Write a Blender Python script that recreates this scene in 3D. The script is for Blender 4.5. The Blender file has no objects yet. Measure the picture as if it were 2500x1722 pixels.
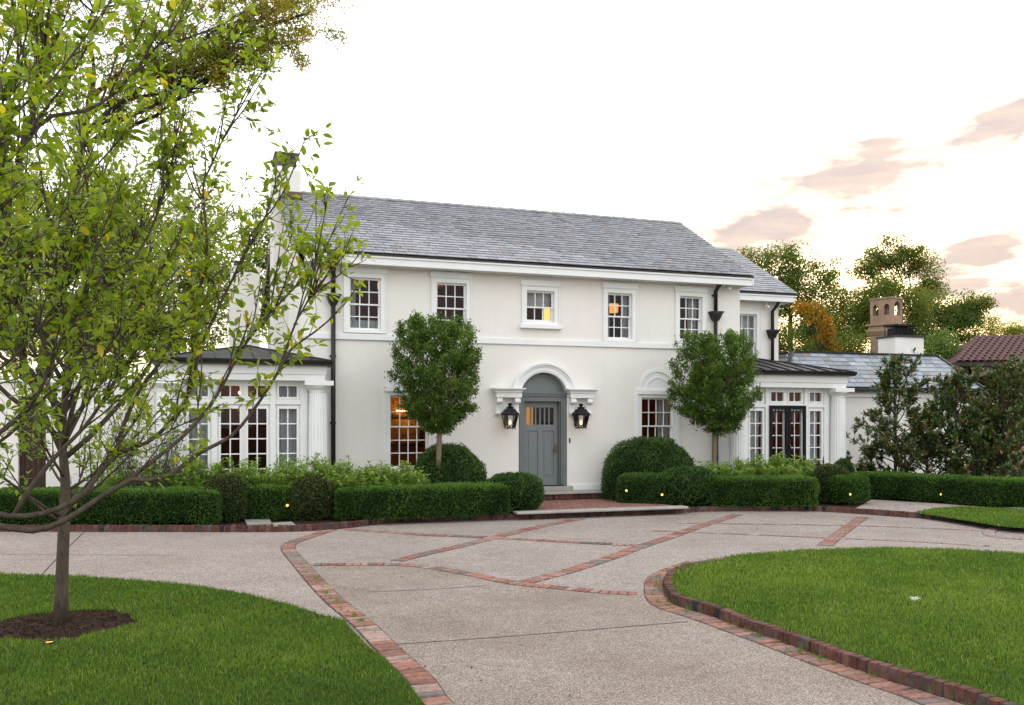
import bpy, bmesh, math, random
import numpy as np
from mathutils import Vector, Matrix, Euler

# ------------------------------------------------------------------ camera, sky, sun, exposure
SC = bpy.context.scene
COL = SC.collection
R = math.radians
F, CX, HY, H = 2230.0, 1250.0, 1028.0, 2.04          # focal length and horizon measured on the 2500 px wide photograph, eye height
A = R(19.1)                                          # the facade runs away to the right by this angle
CA, SA = math.cos(A), math.sin(A)

cd = bpy.data.cameras.new('camera'); cam = bpy.data.objects.new('camera', cd); COL.objects.link(cam)
cam.location = (0, 0, H); cam.rotation_euler = (R(90), 0, 0)
cd.sensor_width = 36.0; cd.lens = F / 2500 * 36; cd.shift_y = (HY - 861) / 2500; cd.clip_end = 3000; cd.clip_start = .05
SC.camera = cam

SUN_EL, SUN_AZ = R(9), R(24)
w = bpy.data.worlds.new('World'); SC.world = w; w.use_nodes = True
nt = w.node_tree; nt.nodes.clear(); N = nt.nodes.new; LK = nt.links.new
out = N('ShaderNodeOutputWorld'); bg = N('ShaderNodeBackground'); LK(bg.outputs[0], out.inputs[0])
sky = N('ShaderNodeTexSky'); sky.sky_type = 'NISHITA'; sky.sun_disc = False
sky.sun_elevation = SUN_EL; sky.sun_rotation = SUN_AZ; sky.air_density = 1.2; sky.dust_density = 2.5; sky.ozone_density = 1.0
tc = N('ShaderNodeTexCoord')
def wm(op, a, b=None, c=None, clamp=False):
    n = N('ShaderNodeMath'); n.operation = op; n.use_clamp = clamp
    for i, x in enumerate((a, b, c)):
        if x is None: continue
        if isinstance(x, (int, float)): n.inputs[i].default_value = x
        else: LK(x, n.inputs[i])
    return n.outputs[0]
def wmix(f, a, b, mode='MIX'):
    n = N('ShaderNodeMix'); n.data_type = 'RGBA'; n.blend_type = mode
    if isinstance(f, (int, float)): n.inputs[0].default_value = f
    else: LK(f, n.inputs[0])
    for i, x in ((6, a), (7, b)):
        if isinstance(x, tuple): n.inputs[i].default_value = (*x, 1)
        else: LK(x, n.inputs[i])
    return n.outputs[2]
sep = N('ShaderNodeSeparateXYZ'); LK(tc.outputs['Generated'], sep.inputs[0])
sx, sy, sz = sep.outputs
az = wm('ARCTAN2', sx, sy); el = wm('ARCSINE', sz)
# thin high cloud veil: a bright dusk overcast with a few darker streaks of cloud low down
comb = N('ShaderNodeCombineXYZ'); LK(wm('MULTIPLY', az, 5.0), comb.inputs[0]); LK(wm('MULTIPLY', el, 17.0), comb.inputs[1])
LK(wm('MULTIPLY', sz, 1.0), comb.inputs[2])
cn = N('ShaderNodeTexNoise'); cn.inputs['Scale'].default_value = 2.3; cn.inputs['Detail'].default_value = 7; cn.inputs['Roughness'].default_value = .58
LK(comb.outputs[0], cn.inputs['Vector'])
def blob(a0, e0, wa, we, tilt=0.0):
    da = wm('SUBTRACT', az, a0); de = wm('SUBTRACT', wm('SUBTRACT', el, e0), wm('MULTIPLY', da, tilt))
    q = wm('ADD', wm('POWER', wm('ABSOLUTE', wm('DIVIDE', da, wa)), 2.0), wm('POWER', wm('ABSOLUTE', wm('DIVIDE', de, we)), 2.0))
    return wm('SUBTRACT', 1.0, q, clamp=True)
bl = blob(.325, .226, .225, .052, .26)
for args in ((.50, .284, .11, .022, .28), (.468, .160, .070, .021, .2), (.55, .112, .15, .046, .1), (.45, .128, .05, .014, .05), (.68, .17, .12, .04, .1),
             (-.75, .2, .18, .03, -.1), (.95, .26, .25, .04, .05), (-1.3, .24, .25, .04, .1), (1.7, .2, .3, .05, 0), (-2.2, .22, .3, .05, 0), (2.6, .25, .3, .05, .05)):
    bl = wm('MAXIMUM', bl, blob(*args))
cl = wm('ADD', wm('ADD', wm('MULTIPLY', wm('SUBTRACT', cn.outputs['Fac'], .5), 3.3), wm('MULTIPLY', bl, 1.15)), .0, clamp=True)
cl = wm('POWER', wm('MULTIPLY', cl, wm('MULTIPLY', bl, 3.0, clamp=True)), .5)
cn2 = N('ShaderNodeTexNoise'); cn2.inputs['Scale'].default_value = 3.4; cn2.inputs['Detail'].default_value = 5; LK(comb.outputs[0], cn2.inputs['Vector'])
low = wm('SUBTRACT', 1.0, wm('DIVIDE', el, .34), clamp=True)          # 1 at the horizon
low2 = wm('MULTIPLY', wm('POWER', low, 1.5), wm('ADD', .12, wm('MULTIPLY', .88, wm('POWER', wm('MAXIMUM', wm('COSINE', wm('SUBTRACT', az, SUN_AZ - .15)), 0.0), 1.5))))
veil = wmix(low2, (1.34, 1.36, 1.40), (1.50, 1.20, .86))              # warm towards the horizon at sunset
base = wmix(1.0, veil, wmix(1.0, sky.outputs[0], (.05, .05, .05), 'MULTIPLY'), 'ADD')
peach = wm('MULTIPLY', wm('SUBTRACT', cn2.outputs['Fac'], .42), 2.6, clamp=True)
cloudc = wmix(peach, wmix(low, (.56, .475, .46), (.43, .37, .375)), (.78, .60, .49))
col = wmix(wm('MULTIPLY', cl, .96), base, cloudc)
LK(col, bg.inputs[0]); bg.inputs[1].default_value = 1.0

sd = bpy.data.lights.new('sun', 'SUN'); sd.energy = 1.2; sd.angle = R(12); sd.color = (1, .80, .55)
so = bpy.data.objects.new('sun', sd); COL.objects.link(so)
sdir = Vector((math.sin(SUN_AZ) * math.cos(SUN_EL), math.cos(SUN_AZ) * math.cos(SUN_EL), math.sin(SUN_EL)))
so.rotation_euler = sdir.to_track_quat('Z', 'Y').to_euler(); so.location = (10, 40, 30)
vs = SC.view_settings; vs.view_transform = 'Standard'; vs.look = 'None'; vs.exposure = 0.42; vs.gamma = 1.0; vs.use_curve_mapping = False
SC.render.engine = 'CYCLES'
cy = SC.cycles; cy.max_bounces = 7; cy.diffuse_bounces = 3; cy.glossy_bounces = 3; cy.transmission_bounces = 4; cy.transparent_max_bounces = 12
cy.use_denoising = True; cy.sample_clamp_indirect = 6

random.seed(7); rng = np.random.default_rng(11)

# ------------------------------------------------------------------ measuring: photograph pixel -> place
OZ = 22.2; OX = (1318 - CX) / F * OZ                  # the middle of the front door on the main wall
def HF(u, v):                                         # facade frame (u along, v back) -> world
    return OX + u * CA - v * SA, OZ + u * SA + v * CA
def hp(x, y, v=0.0):                                  # pixel seen on the vertical plane v -> (u, z)
    dx = (x - CX) / F; t = (v - OX * SA + OZ * CA) / (-dx * SA + CA)
    px, py = t * dx - OX, t - OZ
    return px * CA + py * SA, H + (HY - y) / F * t
def g(x, y, z=0.0):                                   # pixel seen on the level z -> world x, y
    t = F * (H - z) / (y - HY); return ((x - CX) / F * t, t)
def at(x, y, Y):                                      # pixel at distance Y
    return ((x - CX) / F * Y, Y, H + (HY - y) / F * Y)

# ------------------------------------------------------------------ materials
MATS = {}
class NB:
    def __init__(s, name):
        s.m = bpy.data.materials.new(name); s.m.use_nodes = True; s.t = s.m.node_tree; s.t.nodes.clear()
        s.out = s.n('ShaderNodeOutputMaterial'); MATS[name] = s.m
    def n(s, k, **kw):
        x = s.t.nodes.new(k)
        for a, b in kw.items(): setattr(x, a, b)
        return x
    def l(s, a, b): s.t.links.new(a, b)
    def coords(s, kind='Object'): return s.n('ShaderNodeTexCoord').outputs[kind]
    def noise(s, vec, scale, detail=3, rough=.55):
        n = s.n('ShaderNodeTexNoise'); n.inputs['Scale'].default_value = scale; n.inputs['Detail'].default_value = detail; n.inputs['Roughness'].default_value = rough
        s.l(vec, n.inputs['Vector']); return n.outputs['Fac']
    def voro(s, vec, scale, feat='F1', outp='Distance'):
        n = s.n('ShaderNodeTexVoronoi'); n.feature = feat; n.inputs['Scale'].default_value = scale; s.l(vec, n.inputs['Vector']); return n.outputs[outp]
    def ramp(s, fac, stops):
        n = s.n('ShaderNodeValToRGB'); e = n.color_ramp.elements
        while len(e) < len(stops): e.new(.5)
        for i, (p, c) in enumerate(stops): e[i].position = p; e[i].color = (*c, 1) if len(c) == 3 else c
        s.l(fac, n.inputs[0]); return n.outputs[0]
    def mix(s, f, a, b, mode='MIX'):
        n = s.n('ShaderNodeMix'); n.data_type = 'RGBA'; n.blend_type = mode
        if isinstance(f, (int, float)): n.inputs[0].default_value = f
        else: s.l(f, n.inputs[0])
        for i, x in ((6, a), (7, b)):
            if isinstance(x, tuple): n.inputs[i].default_value = (*x, 1)
            else: s.l(x, n.inputs[i])
        return n.outputs[2]
    def math(s, op, a, b=0.0, clamp=False):
        n = s.n('ShaderNodeMath'); n.operation = op; n.use_clamp = clamp
        for i, x in enumerate((a, b)):
            if isinstance(x, (int, float)): n.inputs[i].default_value = x
            else: s.l(x, n.inputs[i])
        return n.outputs[0]
    def bump(s, h, strength, dist):
        n = s.n('ShaderNodeBump'); n.inputs['Strength'].default_value = strength; n.inputs['Distance'].default_value = dist; s.l(h, n.inputs['Height']); return n.outputs[0]
    def pbr(s, col, rough=.6, spec=.3, metal=0.0, normal=None):
        p = s.n('ShaderNodeBsdfPrincipled')
        if isinstance(col, tuple): p.inputs['Base Color'].default_value = (*col, 1)
        else: s.l(col, p.inputs['Base Color'])
        if isinstance(rough, (int, float)): p.inputs['Roughness'].default_value = rough
        else: s.l(rough, p.inputs['Roughness'])
        p.inputs['Specular IOR Level'].default_value = spec; p.inputs['Metallic'].default_value = metal
        if normal is not None: s.l(normal, p.inputs['Normal'])
        return p.outputs[0]
    def done(s, sh): s.l(sh, s.out.inputs[0]); return s.m

def plain(name, c1, c2=None, scale=3.0, rough=.6, spec=.3, metal=0.0, bump=0.0, bscale=60.0, bdist=.004, detail=4):
    b = NB(name); v = b.coords(); c2 = c2 or tuple(x * .82 for x in c1)
    f = b.noise(v, scale, detail); c = b.mix(b.ramp(f, [(.32, (0, 0, 0)), (.68, (1, 1, 1))]), c1, c2)
    nrm = b.bump(b.noise(v, bscale, 3), bump, bdist) if bump else None
    return b.done(b.pbr(c, rough, spec, metal, nrm))
def stucco():
    b = NB('stucco'); v = b.coords()
    f = b.noise(v, .9, 5, .6); st = b.n('ShaderNodeMapping'); st.inputs['Scale'].default_value = (3.0, 3.0, .35); b.l(v, st.inputs[0])
    f2 = b.noise(st.outputs[0], 1.6, 5, .6)
    c = b.mix(b.ramp(f, [(.35, (0, 0, 0)), (.7, (1, 1, 1))]), (.805, .768, .715), (.765, .728, .677))
    c = b.mix(b.math('MULTIPLY', b.ramp(f2, [(.52, (0, 0, 0)), (.8, (1, 1, 1))]), .35), c, (.69, .66, .615))
    h = b.math('ADD', b.noise(v, 120, 3), b.math('MULTIPLY', b.noise(v, 14, 3), .9))
    return b.done(b.pbr(c, .85, .15, 0, b.bump(h, .5, .006)))
stucco()
plain('white_trim', (.82, .82, .80), (.77, .77, .75), 1.6, .5, .3, 0, .12, 40, .002)
plain('white_sash', (.84, .84, .82), (.80, .80, .78), 4, .4, .35)
plain('soffit_paint', (.72, .70, .66), (.64, .62, .58), 2, .7)
plain('door_paint', (.175, .20, .195), (.155, .18, .175), 3, .45, .35, 0, .1, 50, .001)
plain('door_frame_paint', (.15, .17, .165), (.13, .15, .145), 3, .45, .35)
plain('black_metal', (.006, .006, .008), (.010, .010, .011), 6, .5, .16)
plain('bronze_gutter', (.016, .013, .012), (.030, .025, .022), 3, .45, .3, .0, .2, 30, .002)
plain('metal_roof', (.014, .014, .015), (.026, .025, .024), 1.2, .5, .22, .0, .1, 10, .003)
plain('copper_cap', (.16, .075, .045), (.085, .06, .055), 3, .5, .5, .4)
plain('stone_step', (.38, .36, .33), (.28, .265, .245), 2.5, .75, .2, 0, .3, 60, .003)
plain('flagstone', (.30, .285, .25), (.22, .215, .19), 3, .8, .2, 0, .5, 30, .006)
plain('mulch', (.050, .030, .020), (.022, .014, .010), 14, .95, .1, 0, 1.0, 45, .03, 8)
plain('mulch_chip', (.085, .05, .032), (.04, .025, .017), 9, .9, .1)
plain('soil_ground', (.045, .055, .025), (.03, .04, .018), .4, .95, .1)
plain('lawn_base', (.028, .050, .010), (.018, .034, .008), 3, .95, .05, 0, .6, 60, .02)
plain('mortar', (.10, .085, .07), (.055, .047, .04), 8, .95, .1, 0, .6, 90, .004)
plain('mortar_pale', (.21, .175, .15), (.13, .11, .095), 8, .95, .1, 0, .6, 90, .004)
plain('joint_dark', (.055, .048, .042), (.09, .08, .07), 9, .95, .1)
plain('room_wall', (.20, .075, .030), (.15, .055, .022), 1, .8)
plain('room_light_wall', (.42, .20, .06), (.36, .16, .05), 1, .8)
plain('dark_wood_and_shade', (.035, .018, .012), (.05, .028, .018), 4, .5)
plain('brass', (.20, .12, .05), (.12, .07, .03), 8, .4, .5, .8)
plain('beige_stucco', (.46, .34, .23), (.38, .28, .19), 1.2, .85, .15, 0, .3, 40, .006)
plain('old_stone', (.38, .26, .18), (.23, .16, .115), 1.8, .9, .1, 0, .5, 12, .01, 7)
plain('white_brick_paint', (.80, .78, .74), (.70, .68, .64), 2, .8, .15, 0, .4, 25, .006)
plain('cap_dark', (.03, .027, .025), (.06, .05, .043), 3, .6)
plain('cap_brown', (.13, .10, .08), (.08, .06, .05), 4, .7)
plain('hedge_core', (.012, .022, .008), (.008, .014, .006), 8, .95, .05)
plain('pipe_black', (.012, .012, .012), None, 3, .6)
plain('camera_white', (.75, .75, .74), None, 3, .4)
plain('dry_leaf', (.62, .58, .50), (.5, .45, .37), 20, .8)

def bark(name, c1, c2, scale=9.0):
    b = NB(name); v = b.coords(); mp = b.n('ShaderNodeMapping'); mp.inputs['Scale'].default_value = (1, 1, .30); b.l(v, mp.inputs[0])
    f = b.noise(mp.outputs[0], scale, 6, .65); f2 = b.noise(v, 3.0, 3)
    c = b.mix(b.ramp(f, [(.35, (0, 0, 0)), (.65, (1, 1, 1))]), c1, c2); c = b.mix(b.math('MULTIPLY', f2, .5), c, tuple(x * 1.5 for x in c1))
    b.done(b.pbr(c, .85, .15, 0, b.bump(f, .7, .012)))
bark('bark_grey', (.090, .070, .052), (.030, .023, .018), 26)
bark('bark_dark', (.050, .040, .032), (.025, .020, .017), 7)
bark('bark_tan', (.20, .145, .10), (.11, .08, .06), 18)

def slate_mat(name, from_obj):
    b = NB(name); v = b.coords()
    if from_obj: t = b.n('ShaderNodeObjectInfo').outputs['Color']
    else:
        a = b.n('ShaderNodeAttribute'); a.attribute_name = 'tintc'; t = a.outputs['Color']
    f = b.noise(v, 9 if not from_obj else 12, 4); c = b.mix(1.0, t, b.ramp(f, [(.3, (.78, .78, .78)), (.7, (1.12, 1.12, 1.12))]), 'MULTIPLY')
    return b.done(b.pbr(c, b.math('ADD', b.math('MULTIPLY', f, .25), .34), .5, 0, b.bump(b.noise(v, 40, 3), .25, .004)))
slate_mat('slate', True); slate_mat('slate_many', False)
def brick_mat(name, from_obj=True):
    b = NB(name); v = b.coords()
    if from_obj: t = b.n('ShaderNodeObjectInfo').outputs['Color']
    else:
        a = b.n('ShaderNodeAttribute'); a.attribute_name = 'tintc'; t = a.outputs['Color']
    g_ = b.n('ShaderNodeNewGeometry').outputs['Position']
    f = b.noise(g_, 22, 5, .65); c = b.mix(1.0, t, b.ramp(f, [(.28, (.55, .52, .52)), (.72, (1.25, 1.25, 1.25))]), 'MULTIPLY')
    f2 = b.noise(g_, 5, 4); c = b.mix(b.math('MULTIPLY', b.ramp(f2, [(.5, (0, 0, 0)), (.75, (1, 1, 1))]), .45), c, (.19, .165, .15))
    return b.done(b.pbr(c, .88, .15, 0, b.bump(b.noise(g_, 160, 3), .55, .004)))
brick_mat('brick'); brick_mat('brick_many', False)
def aggregate(name, tones, dark):
    b = NB(name); v = b.n('ShaderNodeNewGeometry').outputs['Position']
    n1 = b.n('ShaderNodeTexVoronoi'); n1.inputs['Scale'].default_value = 115; b.l(v, n1.inputs['Vector'])
    hs = b.n('ShaderNodeSeparateColor'); b.l(n1.outputs['Color'], hs.inputs[0])
    c = b.ramp(hs.outputs[0], [(0, tones[0]), (.35, tones[1]), (.7, tones[2]), (1, tones[3])])
    e = b.ramp(n1.outputs['Distance'], [(.45, (1, 1, 1)), (.85, (.30, .28, .26))]); c = b.mix(1.0, c, e, 'MULTIPLY')
    f2 = b.noise(v, .75, 6, .62); c = b.mix(b.math('MULTIPLY', b.ramp(f2, [(.42, (0, 0, 0)), (.72, (1, 1, 1))]), .75), c, b.mix(1.0, c, dark, 'MULTIPLY'))
    f4 = b.noise(v, .28, 4, .6); c = b.mix(b.math('MULTIPLY', b.ramp(f4, [(.5, (0, 0, 0)), (.66, (1, 1, 1))]), .5), c, b.mix(1.0, c, (.80, .77, .73), 'MULTIPLY'))
    f3 = b.noise(v, 6, 5, .6); c = b.mix(1.0, c, b.ramp(f3, [(.3, (.86, .85, .84)), (.7, (1.1, 1.1, 1.1))]), 'MULTIPLY')
    return b.done(b.pbr(c, .9, .12, 0, b.bump(b.math('SUBTRACT', 1.0, n1.outputs['Distance']), .8, .006)))
aggregate('drive_left', ((.225, .178, .15), (.375, .315, .275), (.465, .405, .362), (.625, .565, .515)), (.78, .74, .70))
aggregate('drive_court', ((.19, .155, .132), (.345, .292, .26), (.435, .38, .343), (.60, .545, .505)), (.76, .74, .72))
aggregate('drive_front', ((.18, .14, .115), (.305, .248, .21), (.39, .328, .283), (.53, .47, .42)), (.70, .66, .60))
def herringbone():
    b = NB('landing_brick'); v = b.coords(); mp = b.n('ShaderNodeMapping'); mp.inputs['Rotation'].default_value = (0, 0, R(45)); b.l(v, mp.inputs[0])
    t = b.n('ShaderNodeTexBrick'); b.l(mp.outputs[0], t.inputs['Vector']); t.inputs['Scale'].default_value = 1.0
    t.inputs['Brick Width'].default_value = .205; t.inputs['Row Height'].default_value = .105; t.inputs['Mortar Size'].default_value = .006
    t.inputs['Color1'].default_value = (.24, .10, .075, 1); t.inputs['Color2'].default_value = (.17, .07, .055, 1); t.inputs['Mortar'].default_value = (.30, .25, .22, 1)
    f = b.noise(v, 5, 5); c = b.mix(1.0, t.outputs['Color'], b.ramp(f, [(.3, (.75, .75, .75)), (.7, (1.3, 1.25, 1.2))]), 'MULTIPLY')
    b.done(b.pbr(c, .85, .2, 0, b.bump(t.outputs['Fac'], .4, -.004)))
herringbone()
def tile_mat():
    b = NB('roof_tile'); v = b.coords()
    f = b.noise(v, 3, 4); c = b.mix(f, (.115, .050, .044), (.065, .034, .032))
    b.done(b.pbr(c, .75, .2))
tile_mat()
def leaf_mat(name, stops, trans=.4, rough=.45, spec=.3, tcol=(1.35, 1.25, .55), gain=1.0):
    b = NB(name); a = b.n('ShaderNodeAttribute'); a.attribute_name = 'tint'
    c = b.ramp(a.outputs['Fac'], stops)
    p = b.pbr(c, rough, spec); t = b.n('ShaderNodeBsdfTranslucent'); b.l(b.mix(1.0, c, tcol, 'MULTIPLY'), t.inputs[0])
    m = b.n('ShaderNodeMixShader'); m.inputs[0].default_value = trans; b.l(p, m.inputs[1]); b.l(t.outputs[0], m.inputs[2])
    return b.done(m.outputs[0])
leaf_mat('leaf_crab', [(0, (.10, .175, .020)), (.45, (.21, .305, .030)), (.8, (.35, .42, .040)), (1, (.56, .46, .04))], .56, .38, .4)
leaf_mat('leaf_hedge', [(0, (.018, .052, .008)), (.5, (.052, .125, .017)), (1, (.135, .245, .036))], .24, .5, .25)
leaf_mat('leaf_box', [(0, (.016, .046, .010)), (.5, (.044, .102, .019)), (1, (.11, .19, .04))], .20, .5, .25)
leaf_mat('leaf_yew', [(0, (.034, .050, .014)), (.5, (.066, .090, .024)), (1, (.14, .15, .045))], .18, .6, .2)
leaf_mat('leaf_hydrangea', [(0, (.085, .19, .028)), (.5, (.185, .33, .055)), (1, (.36, .48, .15))], .40, .5, .25)
leaf_mat('leaf_standard', [(0, (.040, .090, .015)), (.5, (.098, .180, .030)), (1, (.21, .30, .055))], .38, .42, .4)
leaf_mat('leaf_magnolia', [(0, (.032, .068, .018)), (.5, (.085, .138, .032)), (.72, (.15, .165, .042)), (.88, (.20, .125, .042)), (1, (.26, .14, .05))], .14, .32, .45)
leaf_mat('leaf_oak', [(0, (.12, .18, .028)), (.5, (.22, .27, .040)), (.8, (.34, .26, .045)), (1, (.50, .24, .045))], .60, .5, .2, (1.4, 1.15, .5))
leaf_mat('leaf_back', [(0, (.050, .10, .022)), (.5, (.105, .175, .038)), (.85, (.19, .235, .046)), (1, (.34, .24, .04))], .48, .5, .2, (1.4, 1.15, .5))
leaf_mat('leaf_back_yellow', [(0, (.10, .15, .022)), (.5, (.18, .235, .034)), (1, (.32, .31, .042))], .48, .5, .2, (1.4, 1.2, .5))
leaf_mat('leaf_orange', [(0, (.14, .15, .02)), (.5, (.32, .20, .02)), (1, (.46, .25, .03))], .45, .5, .2, (1.3, 1.1, .6))
leaf_mat('leaf_bamboo', [(0, (.028, .045, .016)), (.5, (.060, .085, .028)), (1, (.12, .14, .05))], .25, .45, .35)
leaf_mat('grass_blade', [(0, (.054, .112, .015)), (.45, (.118, .208, .025)), (.8, (.20, .30, .040)), (1, (.42, .38, .13))], .36, .55, .2, (1.2, 1.2, .5))
def emit(name, colr, s):
    b = NB(name); e = b.n('ShaderNodeEmission'); e.inputs[0].default_value = (*colr, 1); e.inputs[1].default_value = s; b.done(e.outputs[0])
emit('flame', (1, .48, .12), 11); emit('lamp_shade_glow', (1, .38, .06), 1.1); emit('lamp_pale_glow', (1, .60, .16), 1.3); emit('hall_glow', (1, .36, .05), .55); emit('spot_lens', (1, .44, .07), 3.2)
emit('unseen_lamp_glow', (1, .42, .12), 26); emit('picture_light', (1, .50, .12), 30)
def glass():
    b = NB('window_glass'); t = b.n('ShaderNodeBsdfTransparent'); t.inputs[0].default_value = (.86, .88, .88, 1)
    gl = b.n('ShaderNodeBsdfGlossy'); gl.inputs['Roughness'].default_value = .02
    v = b.coords(); b.l(b.bump(b.noise(v, 2.5, 2), .12, .02), gl.inputs['Normal'])
    fr = b.n('ShaderNodeFresnel'); fr.inputs['IOR'].default_value = 1.22
    m = b.n('ShaderNodeMixShader'); b.l(fr.outputs[0], m.inputs[0]); b.l(t.outputs[0], m.inputs[1]); b.l(gl.outputs[0], m.inputs[2]); b.done(m.outputs[0])
glass()
def curtain():
    b = NB('curtain_cloth'); v = b.coords(); c = b.mix(b.noise(v, 3, 3), (.84, .85, .88), (.72, .74, .78))
    t = b.n('ShaderNodeBsdfTranslucent'); b.l(c, t.inputs[0]); m = b.n('ShaderNodeMixShader'); m.inputs[0].default_value = .3
    b.l(b.pbr(c, .9, .1), m.inputs[1]); b.l(t.outputs[0], m.inputs[2]); b.done(m.outputs[0])
curtain()
def painting_mat():
    b = NB('painting_canvas'); v = b.coords(); f = b.noise(v, 5, 5)
    b.done(b.pbr(b.ramp(f, [(.3, (.10, .05, .02)), (.5, (.42, .24, .06)), (.7, (.20, .16, .05))]), .5, .3))
painting_mat()

# ------------------------------------------------------------------ mesh helpers
class MB:
    def __init__(s): s.v = []; s.f = []
    def add(s, vs, fs):
        o = len(s.v); s.v += [tuple(p) for p in vs]; s.f += [tuple(i + o for i in f) for f in fs]; return s
    def box(s, x0, x1, y0, y1, z0, z1):
        return s.add([(x0, y0, z0), (x1, y0, z0), (x1, y1, z0), (x0, y1, z0), (x0, y0, z1), (x1, y0, z1), (x1, y1, z1), (x0, y1, z1)],
                     [(0, 3, 2, 1), (4, 5, 6, 7), (0, 1, 5, 4), (1, 2, 6, 5), (2, 3, 7, 6), (3, 0, 4, 7)])
    def frustum(s, b, t, z0, z1):                     # b, t = (x0,x1,y0,y1)
        return s.add([(b[0], b[2], z0), (b[1], b[2], z0), (b[1], b[3], z0), (b[0], b[3], z0), (t[0], t[2], z1), (t[1], t[2], z1), (t[1], t[3], z1), (t[0], t[3], z1)],
                     [(0, 3, 2, 1), (4, 5, 6, 7), (0, 1, 5, 4), (1, 2, 6, 5), (2, 3, 7, 6), (3, 0, 4, 7)])
    def quad(s, a, b, c, d): return s.add([a, b, c, d], [(0, 1, 2, 3)])
    def prism(s, poly, y0, y1):                       # polygon in x,z pushed along y
        n = len(poly); vs = [(x, y0, z) for x, z in poly] + [(x, y1, z) for x, z in poly]
        return s.add(vs, [tuple(range(n)), tuple(range(2 * n - 1, n - 1, -1))] + [(i, i + n, (i + 1) % n + n, (i + 1) % n) for i in range(n)])
    def slab(s, poly, z0, z1):                        # polygon in x,y pushed along z
        n = len(poly); vs = [(x, y, z0) for x, y in poly] + [(x, y, z1) for x, y in poly]
        return s.add(vs, [tuple(range(n - 1, -1, -1)), tuple(range(n, 2 * n))] + [(i, (i + 1) % n, (i + 1) % n + n, i + n) for i in range(n)])
    def ring(s, cx, cz, prof, a0, a1, n):             # sweep profile [(r, y)] around (cx, cz) in x,z
        k = len(prof); vs = []
        for i in range(n + 1):
            a = a0 + (a1 - a0) * i / n
            vs += [(cx + r * math.cos(a), y, cz + r * math.sin(a)) for r, y in prof]
        fs = [(i * k + j, i * k + (j + 1) % k, (i + 1) * k + (j + 1) % k, (i + 1) * k + j) for i in range(n) for j in range(k)]
        fs += [tuple(range(k - 1, -1, -1)), tuple(n * k + j for j in range(k))]
        return s.add(vs, fs)
    def lathe(s, prof, n=16, c=(0, 0), flute=0.0, nf=0):
        k = len(prof); vs = []
        for i in range(n):
            a = 2 * math.pi * i / n; q = 1 - flute * (.5 + .5 * math.cos(a * nf)) if nf else 1
            vs += [(c[0] + r * q * math.cos(a), c[1] + r * q * math.sin(a), z) for r, z in prof]
        fs = [(i * k + j, ((i + 1) % n) * k + j, ((i + 1) % n) * k + j + 1, i * k + j + 1) for i in range(n) for j in range(k - 1)]
        fs += [tuple(i * k for i in range(n - 1, -1, -1)), tuple(i * k + k - 1 for i in range(n))]
        return s.add(vs, fs)
    def tube(s, pts, rad, n=6):
        P = [Vector(p) for p in pts]; rr = rad if hasattr(rad, '__len__') else [rad] * len(P); vs = []
        t0 = (P[1] - P[0]).normalized(); up = Vector((0, 0, 1)) if abs(t0.z) < .9 else Vector((1, 0, 0)); x = t0.cross(up).normalized()
        for i, p in enumerate(P):
            t = (P[min(i + 1, len(P) - 1)] - P[max(i - 1, 0)])
            t = t.normalized() if t.length > 1e-9 else t0
            x = (x - t * x.dot(t)); x = x.normalized() if x.length > 1e-6 else t.orthogonal().normalized(); y = t.cross(x)
            for k in range(n):
                a = 2 * math.pi * k / n; q = p + (x * math.cos(a) + y * math.sin(a)) * rr[i]; vs.append(tuple(q))
        m = len(P); fs = [(i * n + k, i * n + (k + 1) % n, (i + 1) * n + (k + 1) % n, (i + 1) * n + k) for i in range(m - 1) for k in range(n)]
        fs += [tuple(range(n - 1, -1, -1)), tuple((m - 1) * n + k for k in range(n))]
        return s.add(vs, fs)
    def mesh(s, name, mat, smooth=False):
        m = bpy.data.meshes.new(name); m.from_pydata(s.v, [], s.f); m.materials.append(MATS[mat])
        if smooth: m.polygons.foreach_set('use_smooth', [True] * len(m.polygons))
        m.update(); return m
    def build(s, name, mat, parent=None, smooth=False, bevel=0.0):
        m = s.mesh(name, mat, smooth)
        if bevel:
            bm = bmesh.new(); bm.from_mesh(m); bmesh.ops.bevel(bm, geom=bm.edges[:], offset=bevel, segments=1, affect='EDGES', clamp_overlap=True); bm.to_mesh(m); bm.free()
        return link(m, name, parent)
def link(m, name, parent=None):
    o = bpy.data.objects.new(name, m); COL.objects.link(o)
    if parent is not None: o.parent = parent
    return o
def tag(o, label=None, cat=None, group=None, kind=None):
    for k, x in (('label', label), ('category', cat), ('group', group), ('kind', kind)):
        if x: o[k] = x
    return o
def thing(name, label, cat, loc=(0, 0, 0), rz=0.0, group=None):
    o = bpy.data.objects.new(name, None); COL.objects.link(o); o.location = loc; o.rotation_euler = (0, 0, rz); o.empty_display_size = .2
    return tag(o, label, cat, group)
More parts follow.
